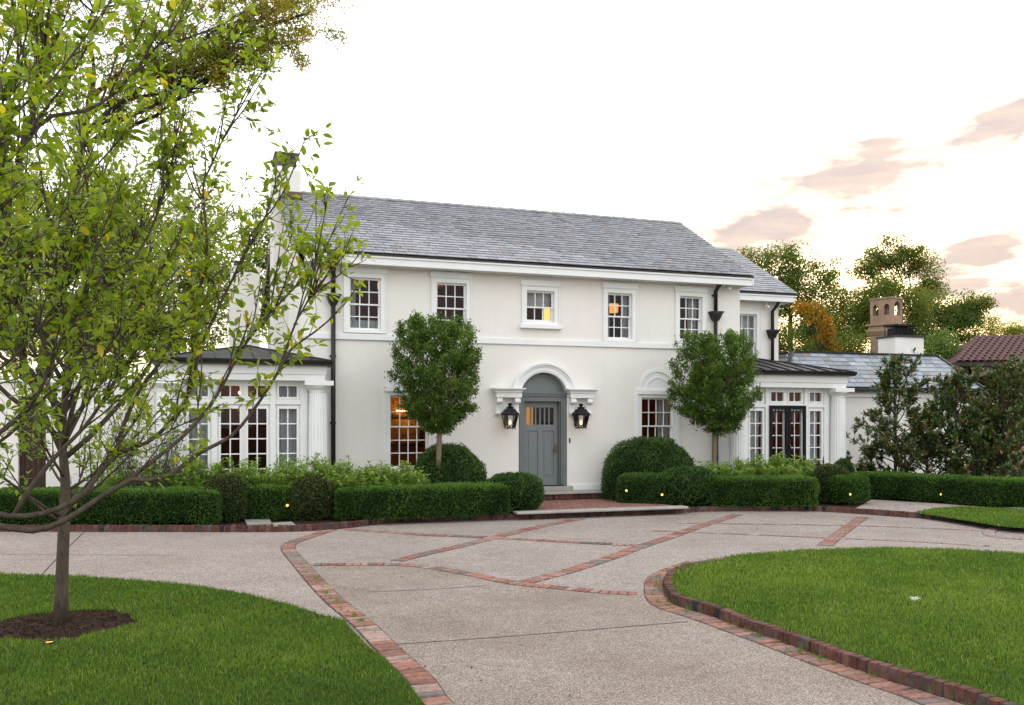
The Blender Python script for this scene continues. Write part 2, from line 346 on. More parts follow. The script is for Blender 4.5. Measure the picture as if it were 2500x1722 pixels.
def bigmesh(name, V, Fc, mat, tint=None, tintc=None, smooth=False):
    V = np.asarray(V, np.float32); Fc = np.asarray(Fc, np.int32); k = Fc.shape[1]
    m = bpy.data.meshes.new(name); m.vertices.add(len(V)); m.vertices.foreach_set('co', V.ravel())
    m.loops.add(Fc.size); m.loops.foreach_set('vertex_index', Fc.ravel()); m.polygons.add(len(Fc))
    m.polygons.foreach_set('loop_start', np.arange(0, Fc.size, k, dtype=np.int32)); m.polygons.foreach_set('loop_total', np.full(len(Fc), k, np.int32))
    if smooth: m.polygons.foreach_set('use_smooth', np.ones(len(Fc), bool))
    m.materials.append(MATS[mat]); m.update(calc_edges=True)
    if tint is not None: m.attributes.new('tint', 'FLOAT', 'POINT').data.foreach_set('value', np.asarray(tint, np.float32))
    if tintc is not None: m.attributes.new('tintc', 'FLOAT_COLOR', 'POINT').data.foreach_set('color', np.asarray(tintc, np.float32).ravel())
    return m
def unit(a): return a / np.maximum(np.linalg.norm(a, axis=1, keepdims=True), 1e-9)
def rdir(n): return unit(rng.normal(size=(n, 3)))
def basis(D, U):
    S = unit(np.cross(D, U)); return S, np.cross(S, D)
def leaf_mesh(name, P, D, U, L, W, tint, mat, fold=.25):              # folded kite leaf: 2 triangles
    n = len(P); S, Nn = basis(D, U); L = np.broadcast_to(np.asarray(L, float), (n,))[:, None]; W = np.broadcast_to(np.asarray(W, float), (n,))[:, None]
    V = np.stack([P, P + D * L * .45 + S * W / 2 + Nn * W * fold, P + D * L, P + D * L * .45 - S * W / 2 + Nn * W * fold], 1).reshape(-1, 3)
    i = np.arange(n)[:, None] * 4; Fc = np.concatenate([i + [0, 1, 2], i + [0, 2, 3]])
    return bigmesh(name, V, Fc, mat, np.repeat(np.clip(tint, 0, 1), 4))
LT = np.array([0, .16, .42, .70, .88, 1.0]); LWd = np.array([0, .62, 1.0, .78, .40, 0])
def nice_leaf_arrays(P, D, U, L, W, droop=.18, fold=.22):              # ovate leaf with midrib fold and a drooping tip
    n = len(P); S, Nn = basis(D, U); L = L[:, None]; W = W[:, None]; rows = []
    for t, wd in zip(LT, LWd):
        c = P + D * L * t - Nn * L * droop * t * t
        if wd == 0: rows.append(c[:, None])
        else: rows.append(np.stack([c - S * W / 2 * wd + Nn * W * fold * wd * .5, c, c + S * W / 2 * wd + Nn * W * fold * wd * .5], 1))
    V = np.concatenate(rows, 1); k = V.shape[1]
    fs = [(0, 2, 1), (0, 3, 2)]
    for r in range(3):
        a = 1 + 3 * r; fs += [(a, a + 1, a + 4), (a, a + 4, a + 3), (a + 1, a + 2, a + 5), (a + 1, a + 5, a + 4)]
    fs += [(10, 11, 13), (11, 12, 13)]
    return V, np.array(fs), k
def nice_leaves(name, P, D, U, L, W, tint, mat):
    V, fs, k = nice_leaf_arrays(P, D, U, L, W); n = len(P)
    Fc = (np.arange(n)[:, None, None] * k + fs[None]).reshape(-1, 3)
    return bigmesh(name, V.reshape(-1, 3), Fc, mat, np.repeat(np.clip(tint, 0, 1), k), smooth=True)
PH = rng.uniform(0, 6.28, (10, 3)); FR = rng.normal(size=(10, 3))
def wob(P, scale=1.0):                                                # smooth wobble in about -1..1
    P = np.asarray(P, float) * scale; s = 0
    for i in range(10): s = s + np.sin(P @ (FR[i] * (1 + i * .35)) + PH[i, 0]) / (1 + .3 * i)
    return s / 3.0
def smooth_path(pts, step):
    P = [Vector(p) for p in pts]; o = []
    for i in range(len(P) - 1):
        a, b, c, d = P[max(i - 1, 0)], P[i], P[i + 1], P[min(i + 2, len(P) - 1)]; n = max(2, int((c - b).length / step * 3))
        for k in range(n):
            t = k / n; o.append(.5 * ((2 * b) + (c - a) * t + (2 * a - 5 * b + 4 * c - d) * t * t + (3 * b - a - 3 * c + d) * t ** 3))
    o.append(P[-1]); res = [o[0]]; acc = 0.0
    for p, q in zip(o, o[1:]):
        L = (q - p).length
        while L > 0 and acc + L >= step:
            k = (step - acc) / L; p = p.lerp(q, k); L = (q - p).length; res.append(p.copy()); acc = 0.0
        acc += L
    return res
def inside(P, poly):
    x, y = P[:, 0], P[:, 1]; r = np.zeros(len(P), bool); n = len(poly)
    for i in range(n):
        x0, y0 = poly[i]; x1, y1 = poly[i - 1]
        c = ((y0 > y) != (y1 > y)) & (x < (x1 - x0) * (y - y0) / (y1 - y0 + 1e-12) + x0); r ^= c
    return r
def xf(o, M): o.matrix_local = M

# ------------------------------------------------------------------ the setting: ground, drive, lawns, beds
def struct(name, mb, mat, smooth=False):
    return tag(mb.build(name, mat, None, smooth), kind='structure')
def sheet(name, poly, z, mat):
    return struct(name, MB().add([(x, y, z) for x, y in poly], [tuple(range(len(poly)))]), mat)
sheet('ground', [(-900, -300), (900, -300), (900, 1500), (-900, 1500)], -.06, 'soil_ground')
sheet('driveway', [(-30, -6), (30, -6), (30, 21.6), (-30, 21.6)], 0.0, 'drive_left')
# brick band that sweeps round the left lawn and the court (inner and outer edge)
band_c = [g(x, y) for x, y in [(812, 1294), (768, 1307.5), (714, 1326), (703, 1338), (709, 1350), (738, 1383.5), (770.5, 1421), (817, 1468), (864, 1506), (905, 1543), (944, 1583), (985, 1622), (1030, 1665), (1068, 1721)]] + [(.02, 5.2), (.55, 3.6), (1.2, 2.0)]
isl_out = [g(x, y) for x, y in [(1690, 1374), (1645, 1391), (1614, 1404), (1599, 1419), (1596, 1437), (1600, 1458), (1614, 1477), (1648, 1491), (1690, 1503), (1748, 1523), (1827, 1552), (1899, 1578), (1970, 1606), (2065, 1641.5), (2160, 1675), (2245, 1704)]] + [(3.35, 5.6), (3.85, 4.4), (4.3, 3)]
kerb_isl = [g(x, y) for x, y in [(1760, 1383), (1690, 1392), (1640, 1410), (1621, 1433), (1637, 1471), (1685, 1490), (1732, 1504), (1808, 1535), (1875, 1558.5), (1970, 1594), (2065, 1630), (2160, 1661), (2255, 1689), (2350, 1720)]] + [(3.55, 5.7), (4.05, 4.4), (4.5, 3)]
court_arc = [g(x, y) for x, y in [(766, 1380), (842, 1379.5), (963, 1379.5), (1049, 1386), (1152, 1404), (1221, 1419), (1273, 1428), (1325, 1433), (1400, 1440), (1471, 1447), (1573, 1452)]]
kerb_line = [(-16.5, 16.6), (-12.8, 16.75)] + [g(x, y) for x, y in [(0, 1299), (358, 1299.5), (600, 1300), (738, 1298), (842, 1291.5), (911, 1283), (980, 1275), (1118, 1271), (1290, 1269), (1400, 1263), (1540, 1258), (1675, 1253), (1732, 1250), (1875, 1248.5), (1965, 1248), (2112, 1257), (2207, 1264), (2359, 1273.6)]]
# grey court panel and browner front panel, each a thin sheet over the base slab
court_poly = [tuple(p)[:2] for p in smooth_path([(x, y, 0) for x, y in band_c[:6]], .3)] + [(x, y) for x, y in court_arc] + [g(1640, 1412), g(1800, 1372), g(1970, 1350), g(2160, 1345), g(2500, 1360), (16, 13), (16, 21.5), (8, 21.5), (-.5, 21.0), (-3.4, 17.2)]
sheet('driveway_court', court_poly, .004, 'drive_court')
front_poly = [(x, y) for x, y in band_c[5:]] + [(4.4, 2.0)] + [(x, y) for x, y in reversed(isl_out[4:])] + [(x, y) for x, y in reversed(court_arc)]
sheet('driveway_front', front_poly, .004, 'drive_front')
def strip(name, pts, wd, z, mat):
    P = smooth_path([(x, y, 0) for x, y in pts], .25); vs = []; fs = []
    for i, p in enumerate(P):
        t = (P[min(i + 1, len(P) - 1)] - P[max(i - 1, 0)]).normalized(); n = Vector((-t.y, t.x, 0)) * wd / 2
        vs += [tuple(p + n + Vector((0, 0, z))), tuple(p - n + Vector((0, 0, z)))]
    fs = [(2 * i, 2 * i + 1, 2 * i + 3, 2 * i + 2) for i in range(len(P) - 1)]
    return struct(name, MB().add(vs, fs), mat)
for nm, pts in (('control_joint', [(966, 1575), (1180, 1560), (1400, 1543), (1704, 1517)]), ('control_joint', [(893, 1447), (1060, 1440), (1232, 1428)]),
                ('control_joint', [(204, 1301), (150, 1353), (104, 1402)]), ('control_joint', [(2, 1354), (230, 1356), (459, 1357)])):
    strip(nm, [g(*p) for p in pts], .014, .0075, 'joint_dark')

# ---- bricks: real pieces along a path, sharing one mesh per size
BM = {}
def brick_mesh(a, b, h, many=None):
    k = (round(a, 3), round(b, 3), round(h, 3), many)
    if k not in BM:
        mb = MB().box(-a / 2, a / 2, -b / 2, b / 2, -h, 0); m = mb.mesh('brick', 'brick')
        bm = bmesh.new(); bm.from_mesh(m); bmesh.ops.bevel(bm, geom=bm.edges[:], offset=.006, segments=1, affect='EDGES')
        for v in bm.verts: v.co += Vector((random.uniform(-.003, .003), random.uniform(-.003, .003), random.uniform(-.002, .002)))
        bm.to_mesh(m); bm.free(); BM[k] = m
    return BM[k]
RED = [((.29, .145, .108), 5), ((.25, .125, .095), 5), ((.33, .19, .148), 3), ((.21, .11, .088), 3), ((.23, .19, .17), 4), ((.17, .148, .138), 2), ((.35, .24, .20), 2)]
KERB = [((.105, .046, .035), 6), ((.13, .056, .042), 5), ((.085, .037, .030), 4), ((.155, .075, .056), 1.5), ((.035, .027, .026), 1.5), ((.075, .055, .048), 2)]
PINK = [((.29, .155, .12), 5), ((.25, .12, .092), 4), ((.33, .20, .165), 3), ((.21, .16, .14), 3), ((.15, .12, .11), 1)]
FADE = [((.32, .22, .19), 4), ((.28, .22, .20), 4), ((.34, .27, .24), 3), ((.30, .17, .14), 2)]
def pick(pal):
    c = random.choices([p[0] for p in pal], [p[1] for p in pal])[0]; k = random.uniform(.85, 1.15); return (*[x * k for x in c], 1)
def bricks_along(parent, pts, pitch, across, h, ztop, pal, off=0.0, jit=.004, run=1):
    P = smooth_path([(x, y, 0) for x, y in pts], pitch); last = None
    for i in range(len(P) - 1):
        c = (P[i] + P[i + 1]) / 2; t = (P[i + 1] - P[i]).normalized(); n = Vector((-t.y, t.x, 0))
        if last is None or random.random() < 1.0 / run: last = pick(pal)
        o = link(brick_mesh(pitch - .015 - .005 * (i % 3 == 0), across - .006 * (i % 2), h), 'brick', parent); o.color = last
        q = c + n * (off + random.uniform(-jit, jit)); a = math.atan2(t.y, t.x) + random.uniform(-.02, .02)
        xf(o, Matrix.Translation((q.x, q.y, ztop + random.uniform(-.005, .004))) @ Matrix.Rotation(a, 4, 'Z') @ Matrix.Rotation(random.uniform(-.012, .012), 4, 'X'))
def band(name, pts, pal, wd=.215, pitch=.108, run=1):
    s = strip(name, pts, wd + .02, .006, 'mortar'); bricks_along(s, pts, pitch, wd, .055, .016, pal, run=run)
band('brick_band', band_c, RED, .215, .112, 1.4)
band('brick_band', court_arc, RED, .195, .110, 1.5)
band('brick_band', [g(x, y) for x, y in [(968, 1371), (1049, 1351), (1118, 1335.5), (1204, 1314), (1291, 1293), (1366, 1277), (1425, 1266)]], PINK, .22, .108, 2)
band('brick_band', [g(x, y) for x, y in [(845, 1294), (945, 1300), (1032, 1307), (1118, 1310.5), (1204, 1314.5), (1291, 1319), (1394, 1325), (1495, 1330), (1560, 1333)]], PINK, .21, .108, 3)
band('brick_band', [g(x, y) for x, y in [(1280, 1424), (1325, 1412), (1394, 1394), (1495, 1361), (1557, 1338), (1637, 1311.5), (1709, 1286), (1803, 1256.5)]], PINK, .225, .108, 2)
band('brick_band', [g(x, y) for x, y in [(2013, 1334), (2040, 1312), (2075, 1286), (2107, 1263)]], PINK, .23, .108)
band('brick_band', [g(x, y) for x, y in [(1652, 1278), (1860, 1281), (2122, 1285.5), (2411, 1297), (2520, 1302)]], FADE, .12, .21)
band('brick_band', [g(x, y) for x, y in [(1570, 1296), (1799, 1305), (2008, 1314), (2226, 1323), (2420, 1335)]], FADE, .12, .21)
band('brick_band', [g(x, y) for x, y in [(2520, 1288), (2460, 1289), (2424, 1294), (2414, 1302), (2424, 1310), (2470, 1316), (2530, 1320)]], FADE, .2, .108)
band('brick_apron', isl_out, PINK, .225, .112)
def ribbon(name, pts, wd, z0, z1, off, mat):
    P = smooth_path([(x, y, 0) for x, y in pts], .2); mb = MB(); vs = []
    for i, p in enumerate(P):
        t = (P[min(i + 1, len(P) - 1)] - P[max(i - 1, 0)]).normalized(); n = Vector((-t.y, t.x, 0)); a = p + n * (off + wd / 2); b = p + n * (off - wd / 2)
        vs += [(a.x, a.y, z0), (a.x, a.y, z1), (b.x, b.y, z1), (b.x, b.y, z0)]
    k = len(P); fs = [(4 * i + j, 4 * i + (j + 1) % 4, 4 * i + 4 + (j + 1) % 4, 4 * i + 4 + j) for i in range(k - 1) for j in range(4)] + [(0, 1, 2, 3), (4 * k - 1, 4 * k - 2, 4 * k - 3, 4 * k - 4)]
    return struct(name, mb.add(vs, fs), mat)
k1 = ribbon('kerb', kerb_isl, .075, -.05, .095, .045, 'mortar'); bricks_along(k1, kerb_isl, .098, .10, .14, .112, KERB, .05, .006)
k2 = ribbon('kerb', kerb_line, .070, -.05, .106, .060, 'mortar_pale'); bricks_along(k2, kerb_line, .106, .10, .14, .125, KERB, .055, .003)

# ---- planting bed behind the house kerb, walk and little lawn on the right
KP = [(p.x, p.y) for p in smooth_path([(x, y, 0) for x, y in kerb_line], .4)]
bed = [(x, y + .07) for x, y in KP] + [(14, 24), (18, 30), (4, 30), (-16.5, 24)]
sheet('planting_bed', bed, .095, 'mulch')
walk = [g(2085, 1243, .1), g(2128, 1220, .1), g(2300, 1230, .1), g(2560, 1252, .1), g(2600, 1262, .1), g(2320, 1245, .1), g(2240, 1251, .1), g(2160, 1246, .1)]
sheet('gravel_walk', walk, .099, 'drive_left')
right_lawn = [g(x, y, .11) for x, y in [(2232, 1252), (2280, 1243), (2340, 1238), (2520, 1246), (2620, 1252), (2640, 1300), (2440, 1285), (2362, 1272), (2300, 1262)]]
sheet('lawn', right_lawn, .105, 'lawn_base')

# ---- lawns
left_edge = [g(x, y) for x, y in [(0, 1406), (200, 1412), (330, 1421), (465, 1433), (600, 1455), (700, 1480), (790, 1508), (842, 1520)]]
left_lawn = [(-15, 12.6)] + left_edge + [g(x, y) for x, y in [(849, 1532), (897, 1583), (945, 1621), (990, 1670), (1032, 1721)]] + [(-.14, 5.2), (.4, 3.6), (1.0, 2.0), (-15, 2.0)]
sheet('lawn', left_lawn, .022, 'lawn_base')
il_far = [g(x, y, .10) for x, y in [(1640, 1405), (1650, 1393), (1685, 1376), (1803, 1353), (1970, 1341), (2160, 1335), (2350, 1340), (2500, 1350)]]
il_near = [g(x, y, .10) for x, y in [(2445, 1713), (2350, 1677), (2255, 1648), (2160, 1617), (2065, 1588), (1970, 1554), (1875, 1523), (1780, 1494), (1671, 1459), (1640, 1437), (1632, 1420)]]
isl_lawn = il_far + [(12, 13.0), (13, 3), (4.75, 3), (4.2, 4.5), (3.75, 5.6)] + il_near
sheet('lawn', isl_lawn, .085, 'lawn_base')
TREE_XY = (-4.46, 9.03)
def grass(name, poly, z, bands, label, hole=None):
    Vs, Fs, Ts = [], [], []; n0 = 0; poly = np.array(poly); lo, hi = poly.min(0), poly.max(0)
    for (y0, y1, dens, hgt, wid) in bands:
        a, b = max(lo[1], y0), min(hi[1], y1)
        if b <= a: continue
        xm0, xm1 = max(lo[0], -b * .575 - 2.6), min(hi[0], b * .575 + 2.6)
        if xm1 <= xm0: continue
        n = int((xm1 - xm0) * (b - a) * dens); P = np.c_[rng.uniform(xm0, xm1, n), rng.uniform(a, b, n)]
        P = P[inside(P, poly)]; P = P[np.abs(P[:, 0]) < P[:, 1] * .575 + 2.6]
        if hole is not None:
            d = np.hypot(P[:, 0] - hole[0], (P[:, 1] - hole[1])); ang = np.arctan2(P[:, 1] - hole[1], P[:, 0] - hole[0])
            P = P[d > hole[2] * (1 + .06 * np.sin(ang * 5 + 1) + .04 * np.sin(ang * 11))]
        n = len(P); P3 = np.c_[P, np.full(n, z)]
        pt = wob(P3, 1.1) * .5 + wob(P3 + 7, 4.5) * .4 + wob(P3 + 3, 15) * .35
        h = hgt * rng.uniform(.55, 1.25, n) * (1 + .22 * pt); an = rng.uniform(0, 6.283, n); ln = rng.uniform(.15, .95, n) * h
        fl = rng.uniform(0, 6.283, n); dx, dy = np.cos(an), np.sin(an); w_ = wid * rng.uniform(.6, 1.2, n)
        sxx, syy = np.cos(fl) * w_ / 2, np.sin(fl) * w_ / 2
        b0 = P3 + np.c_[sxx, syy, np.zeros(n)]; b1 = P3 - np.c_[sxx, syy, np.zeros(n)]
        mid = P3 + np.c_[dx * ln * .35, dy * ln * .35, h * .62]; m0 = mid + np.c_[sxx, syy, np.zeros(n)] * .8; m1 = mid - np.c_[sxx, syy, np.zeros(n)] * .8
        tip = P3 + np.c_[dx * ln, dy * ln, h * np.sqrt(np.maximum(.15, 1 - (ln / h) ** 2 * .5))]
        V = np.stack([b0, b1, m0, m1, tip], 1).reshape(-1, 3); i = np.arange(n)[:, None] * 5 + n0
        Fs.append(np.concatenate([i + [0, 1, 3], i + [0, 3, 2], i + [2, 3, 4]])); Vs.append(V); n0 += len(V)
        t = np.clip(.40 + pt * .24 + wob(P3 + 11, .55) * .14 + rng.normal(0, .22, n), 0, .9); t[rng.random(n) < .02] = 1.0; Ts.append(np.repeat(t, 5))
    m = bigmesh(name, np.concatenate(Vs), np.concatenate(Fs), 'grass_blade', np.concatenate(Ts)); tag(link(m, name), label, 'grass', kind='stuff')
BANDS = [(2, 7.2, 6400, .036, .0040), (7.2, 9.2, 5000, .037, .0052), (9.2, 11.5, 3600, .038, .0070), (11.5, 16, 2400, .040, .010), (16, 22, 1500, .05, .014)]
grass('grass', left_lawn, .022, BANDS, 'mown grass of the left lawn below the young tree', (*TREE_XY, .67))
grass('grass', isl_lawn, .085, BANDS, 'mown grass of the kerbed island lawn on the right')
grass('grass', right_lawn, .105, BANDS, 'small patch of grass behind the kerb by the long hedge')
# tufts that grow along kerbs and joints
def tufts():
    pts = []
    for path, z, n in ((isl_out, .01, 60), (kerb_isl, .01, 90), (band_c[5:11], .012, 40)):
        P = smooth_path([(x, y, 0) for x, y in path], .05)
        for _ in range(n):
            p = random.choice(P[: int(len(P) * .95)]); pts.append((p.x + random.uniform(-.06, .06), p.y + random.uniform(-.06, .06), z))
    P = np.repeat(np.array(pts), 9, 0); n = len(P); P[:, :2] += rng.normal(0, .012, (n, 2)); D = unit(np.c_[rng.normal(0, .5, (n, 2)), np.ones(n)])
    tag(link(leaf_mesh('grass_tufts', P, D, rdir(n), rng.uniform(.02, .055, n), .006, rng.uniform(.2, .8, n), 'grass_blade'), 'grass_tufts'), 'weedy grass tufts in the joints along the brick edging', 'weeds', kind='stuff')
tufts()
# mulch ring of the young tree
mb = MB(); prof = [(.74, .012), (.66, .024), (.40, .035), (.12, .05)]; mb.lathe(prof, 40, TREE_XY); struct('mulch_ring', mb, 'mulch', True)
def chips(name, n, fn, label):
    P = fn(n); D = unit(np.c_[rng.normal(size=(n, 2)), rng.normal(0, .25, n)]); m = leaf_mesh(name, P, D, rdir(n), rng.uniform(.02, .06, n), rng.uniform(.008, .02, n), rng.random(n), 'mulch_chip')
    tag(link(m, name), label, 'mulch', kind='stuff')
def ringpts(n):
    a = rng.uniform(0, 6.283, n); r = .70 * np.sqrt(rng.random(n)); return np.c_[TREE_XY[0] + r * np.cos(a), TREE_XY[1] + r * np.sin(a), .052 - .034 * r / .70 + rng.uniform(0, .012, n)]
chips('bark_chips', 2600, ringpts, 'brown bark chips heaped round the young tree trunk')
def bedpts(n):
    P = np.c_[rng.uniform(-10, 10, n * 2), rng.uniform(16.6, 22, n * 2)]; P = P[inside(P, bed)][:n]; return np.c_[P, np.full(len(P), .1)]
chips('bed_mulch', 1500, lambda n: np.resize(bedpts(n), (n, 3)), 'brown mulch under the clipped hedges')

# ------------------------------------------------------------------ house parts
def T3(pos, e0, e1, e2):                              # matrix from a place and three axes
    return Matrix(((e0[0], e1[0], e2[0], pos[0]), (e0[1], e1[1], e2[1], pos[1]), (e0[2], e1[2], e2[2], pos[2]), (0, 0, 0, 1)))
SM = {}
def slate_piece(wd, ln, th):
    k = (round(wd, 3), round(ln, 3))
    if k not in SM:
        mb = MB().box(-wd / 2, wd / 2, 0, ln, 0, th); m = mb.mesh('slate', 'slate'); SM[k] = m
    return SM[k]
SLATE_G = [((.215, .22, .236), 8), ((.195, .20, .216), 6), ((.235, .24, .253), 5), ((.18, .186, .197), 4), ((.23, .218, .228), 4), ((.25, .20, .19), .5), ((.145, .145, .155), 1.5)]
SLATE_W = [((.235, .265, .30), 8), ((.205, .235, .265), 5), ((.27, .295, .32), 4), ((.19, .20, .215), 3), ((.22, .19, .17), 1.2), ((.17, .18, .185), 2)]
SLATE_SHADE = [((.06, .062, .066), 6), ((.085, .085, .085), 4), ((.10, .075, .055), 2), ((.075, .085, .075), 3)]  # left hip face of the side wing, its shade put into the slate colour
def slates(parent, frame_loc, quad, exposure, width, pal, limit=300, th=.015):
    """quad: bottom-left, bottom-right, top-right, top-left in the parent's frame. Courses of single slates; the nearest `limit` are parts."""
    bl, br, tr, tl = [Vector(q) for q in quad]; eu = (br - bl).normalized(); up = (tl - bl); up = (up - eu * up.dot(eu)); hgt = up.length; up.normalize(); nn = eu.cross(up)
    n = int(hgt / exposure); items = []
    for r in range(n):
        f = (r + .02) / n; y = r * hgt / n; a = bl.lerp(tl, f); b = br.lerp(tr, f); L = (b - a).length; m = max(1, round(L / width)); wd = L / m; off = (r % 2) * .5
        xs = [0.0] + [min(L, max(0, (k + off + random.uniform(-.12, .12)) * wd)) for k in range(1 if not off else 0, m)] + [L]
        for x0, x1 in zip(xs, xs[1:]):
            if x1 - x0 < .05: continue
            p = a + eu * ((x0 + x1) / 2); items.append((p, x1 - x0, hgt / n))
    tilt = .07
    u2 = (up * math.cos(tilt) - nn * math.sin(tilt)).normalized(); n2 = eu.cross(u2)
    def mtx(p): 
        j = random.uniform(-.012, .012); e0 = (eu + up * j).normalized(); return T3(p + nn * (.022 + random.uniform(0, .004)) - up * (.01 + random.uniform(0, .008)), e0, u2, n2)
    cl = Vector(frame_loc); items.sort(key=lambda it: (it[0] - cl).length)
    for p, wd, ex in items[:limit]:
        q = round((wd - .006) * 50) / 50 - .004
        o = link(slate_piece(max(.04, q), ex + .07, th), 'slate', parent); o.color = pick(pal); xf(o, mtx(p))
    rest = items[limit:]
    if rest:
        V, Fc, C = [], [], []; base = np.array([(0, 3, 2, 1), (4, 5, 6, 7), (0, 1, 5, 4), (1, 2, 6, 5), (2, 3, 7, 6), (3, 0, 4, 7)])
        for i, (p, wd, ex) in enumerate(rest):
            M = mtx(p); w2 = (wd - .006) / 2; ln = ex + .07
            for q in ((-w2, 0, 0), (w2, 0, 0), (w2, ln, 0), (-w2, ln, 0), (-w2, 0, th), (w2, 0, th), (w2, ln, th), (-w2, ln, th)): V.append(tuple(M @ Vector(q)))
            Fc.append(base + 8 * i); C += [pick(pal)] * 8
        o = link(bigmesh('slate_field', V, np.concatenate(Fc), 'slate_many', tintc=C), 'slate_field', parent); tag(o, kind='stuff')
    return items
def wall_with_holes(mb, u0, u1, z0, z1, v, holes, depth=.22):
    us = sorted({u0, u1, *[h[0] for h in holes], *[h[1] for h in holes]}); zs = sorted({z0, z1, *[h[2] for h in holes], *[h[3] for h in holes]})
    for a, b in zip(us, us[1:]):
        for c, d in zip(zs, zs[1:]):
            mu, mz = (a + b) / 2, (c + d) / 2
            if any(h[0] < mu < h[1] and h[2] < mz < h[3] for h in holes): continue
            mb.quad((a, v, c), (b, v, c), (b, v, d), (a, v, d))
    for a, b, c, d in holes:
        e = v + depth
        mb.quad((a, v, c), (a, e, c), (b, e, c), (b, v, c)); mb.quad((a, v, d), (b, v, d), (b, e, d), (a, e, d))
        mb.quad((a, v, c), (a, v, d), (a, e, d), (a, e, c)); mb.quad((b, v, c), (b, e, c), (b, e, d), (b, v, d))
def panes(parent, u0, u1, z0, z1, cols, rows, v, bar=.022):
    """glazing: bars as one mesh per light, every pane of glass a piece of its own"""
    du = (u1 - u0) / cols; dz = (z1 - z0) / rows; mb = MB()
    for i in range(1, cols): mb.box(u0 + i * du - bar / 2, u0 + i * du + bar / 2, v - .012, v + .018, z0, z1)
    for j in range(1, rows): mb.box(u0, u1, v - .010, v + .016, z0 + j * dz - bar / 2, z0 + j * dz + bar / 2)
    if mb.v and rows > 1: mb.build('glazing_bars', 'white_sash', parent)
    elif mb.v:
        for i in range(1, cols): MB().box(u0 + i * du - bar / 2, u0 + i * du + bar / 2, v - .012, v + .018, z0, z1).build('glazing_bar', 'white_sash', parent)
    for i in range(cols):
        for j in range(rows):
            MB().box(u0 + i * du + bar * .4, u0 + (i + 1) * du - bar * .4, v + .001, v + .005, z0 + j * dz + bar * .4, z0 + (j + 1) * dz - bar * .4).build('pane', 'window_glass', parent)
def frame_box(mb, u0, u1, z0, z1, v0, v1, l, r, t, b):
    mb.box(u0, u0 + l, v0, v1, z0, z1); mb.box(u1 - r, u1, v0, v1, z0, z1); mb.box(u0 + l, u1 - r, v0, v1, z1 - t, z1); mb.box(u0 + l, u1 - r, v0, v1, z0, z0 + b)
def curtain_piece(parent, u0, u1, z0, z1, v, folds=5, mat='curtain_cloth'):
    n = folds * 8; vs = []
    for i in range(n + 1):
        u = u0 + (u1 - u0) * i / n; q = v + .03 * math.sin(i / n * folds * 6.283) + .012 * math.sin(i * 1.7)
        vs += [(u, q, z0), (u, q, z1)]
    MB().add(vs, [(2 * i, 2 * i + 2, 2 * i + 3, 2 * i + 1) for i in range(n)]).build('curtain', mat, parent, True)
def sash_window(house, u0, u1, z0, z1, cols, rt, rb, split, sill=False, lintel=True, cas=.10, label=None):
    """u0..z1 = the glazed opening with its sash frames. casing proud of the wall, two sashes, panes"""
    mb = MB(); frame_box(mb, u0 - cas, u1 + cas, z0 - .06, z1 + cas, -.035, .03, cas, cas, cas, .06)
    frame_box(mb, u0 - cas - .028, u1 + cas + .028, z0 - .058, z1 + cas + .026, -.055, .02, .026, .026, .026, .002)
    frame_box(mb, u0 - .012, u1 + .012, z0 - .01, z1 + .012, .0, .20, .014, .014, .014, .012)
    if lintel: mb.box(u0 - cas - .05, u1 + cas + .05, -.05, .01, z1 + cas + .03, z1 + cas + .15); mb.box(u0 - cas - .06, u1 + cas + .06, -.075, .012, z1 + cas + .018, z1 + cas + .038)
    wn = mb.build('window', 'white_trim', house)
    if label: wn['label'] = label
    if sill: MB().box(u0 - cas - .08, u1 + cas + .08, -.11, .02, z0 - .165, z0 - .062).build('sill', 'white_trim', wn, bevel=.008)
    zm = z0 + (z1 - z0) * split
    st = .042
    up = MB(); frame_box(up, u0, u1, zm - .018, z1, .06, .10, st, st, st, .034); up.build('sash', 'white_sash', wn)
    lo = MB(); frame_box(lo, u0, u1, z0, zm + .018, .102, .142, st, st, .034, .065); lo.build('sash', 'white_sash', wn)
    panes(wn, u0 + st, u1 - st, zm + .016, z1 - st, cols, rt, .08); panes(wn, u0 + st, u1 - st, z0 + .065, zm - .016, cols, rb, .122)
    return wn

# ------------------------------------------------------------------ main house
UL, UR, EZ, RZ, RV = -5.71, 5.63, 5.80, 7.95, 3.4
house = thing('house', 'white stucco two-storey house with grey slate roof and arched grey front door', 'house', (OX, OZ, 0), A)
WIN = [(-4.62, -3.90, 4.10, 5.30), (-2.59, -1.86, 4.10, 5.28), (-.35, .37, 4.44, 5.20), (1.80, 2.48, 4.08, 5.24), (3.83, 4.49, 4.10, 5.25)]
GWN = [(-3.69, -2.78, .93, 2.63), (2.74, 3.66, .93, 2.63)]
DU, DR, DZ = .085, .63, 2.60                          # door arch: centre, radius, springing height
holes = [(a - .012, b + .012, c - .01, d + .012) for a, b, c, d in WIN + GWN] + [(DU - DR, DU + DR, .35, DZ + DR)]
mb = MB(); wall_with_holes(mb, UL, UR, 0.0, 5.56, 0.0, holes)
arc = [(DU + DR * math.cos(a), DZ + DR * math.sin(a)) for a in [math.pi * i / 32 for i in range(33)]]
mb.add([(x, 0, z) for x, z in arc[:17]] + [(DU + DR, 0, DZ + DR)], [tuple(reversed(range(18)))]); mb.add([(x, 0, z) for x, z in arc[16:]] + [(DU - DR, 0, DZ + DR)], [tuple(range(18))])
for (x0, z0), (x1, z1) in zip(arc, arc[1:]): mb.quad((x0, 0, z0), (x1, 0, z1), (x1, .24, z1), (x0, .24, z0))
BV, BZ = 9.6, 5.45
for u in (UL, UR): mb.add([(u, 0, 0), (u, BV, 0), (u, BV, BZ - .1), (u, RV, RZ - .15), (u, 0, 5.56)], [(0, 1, 2, 3, 4)])
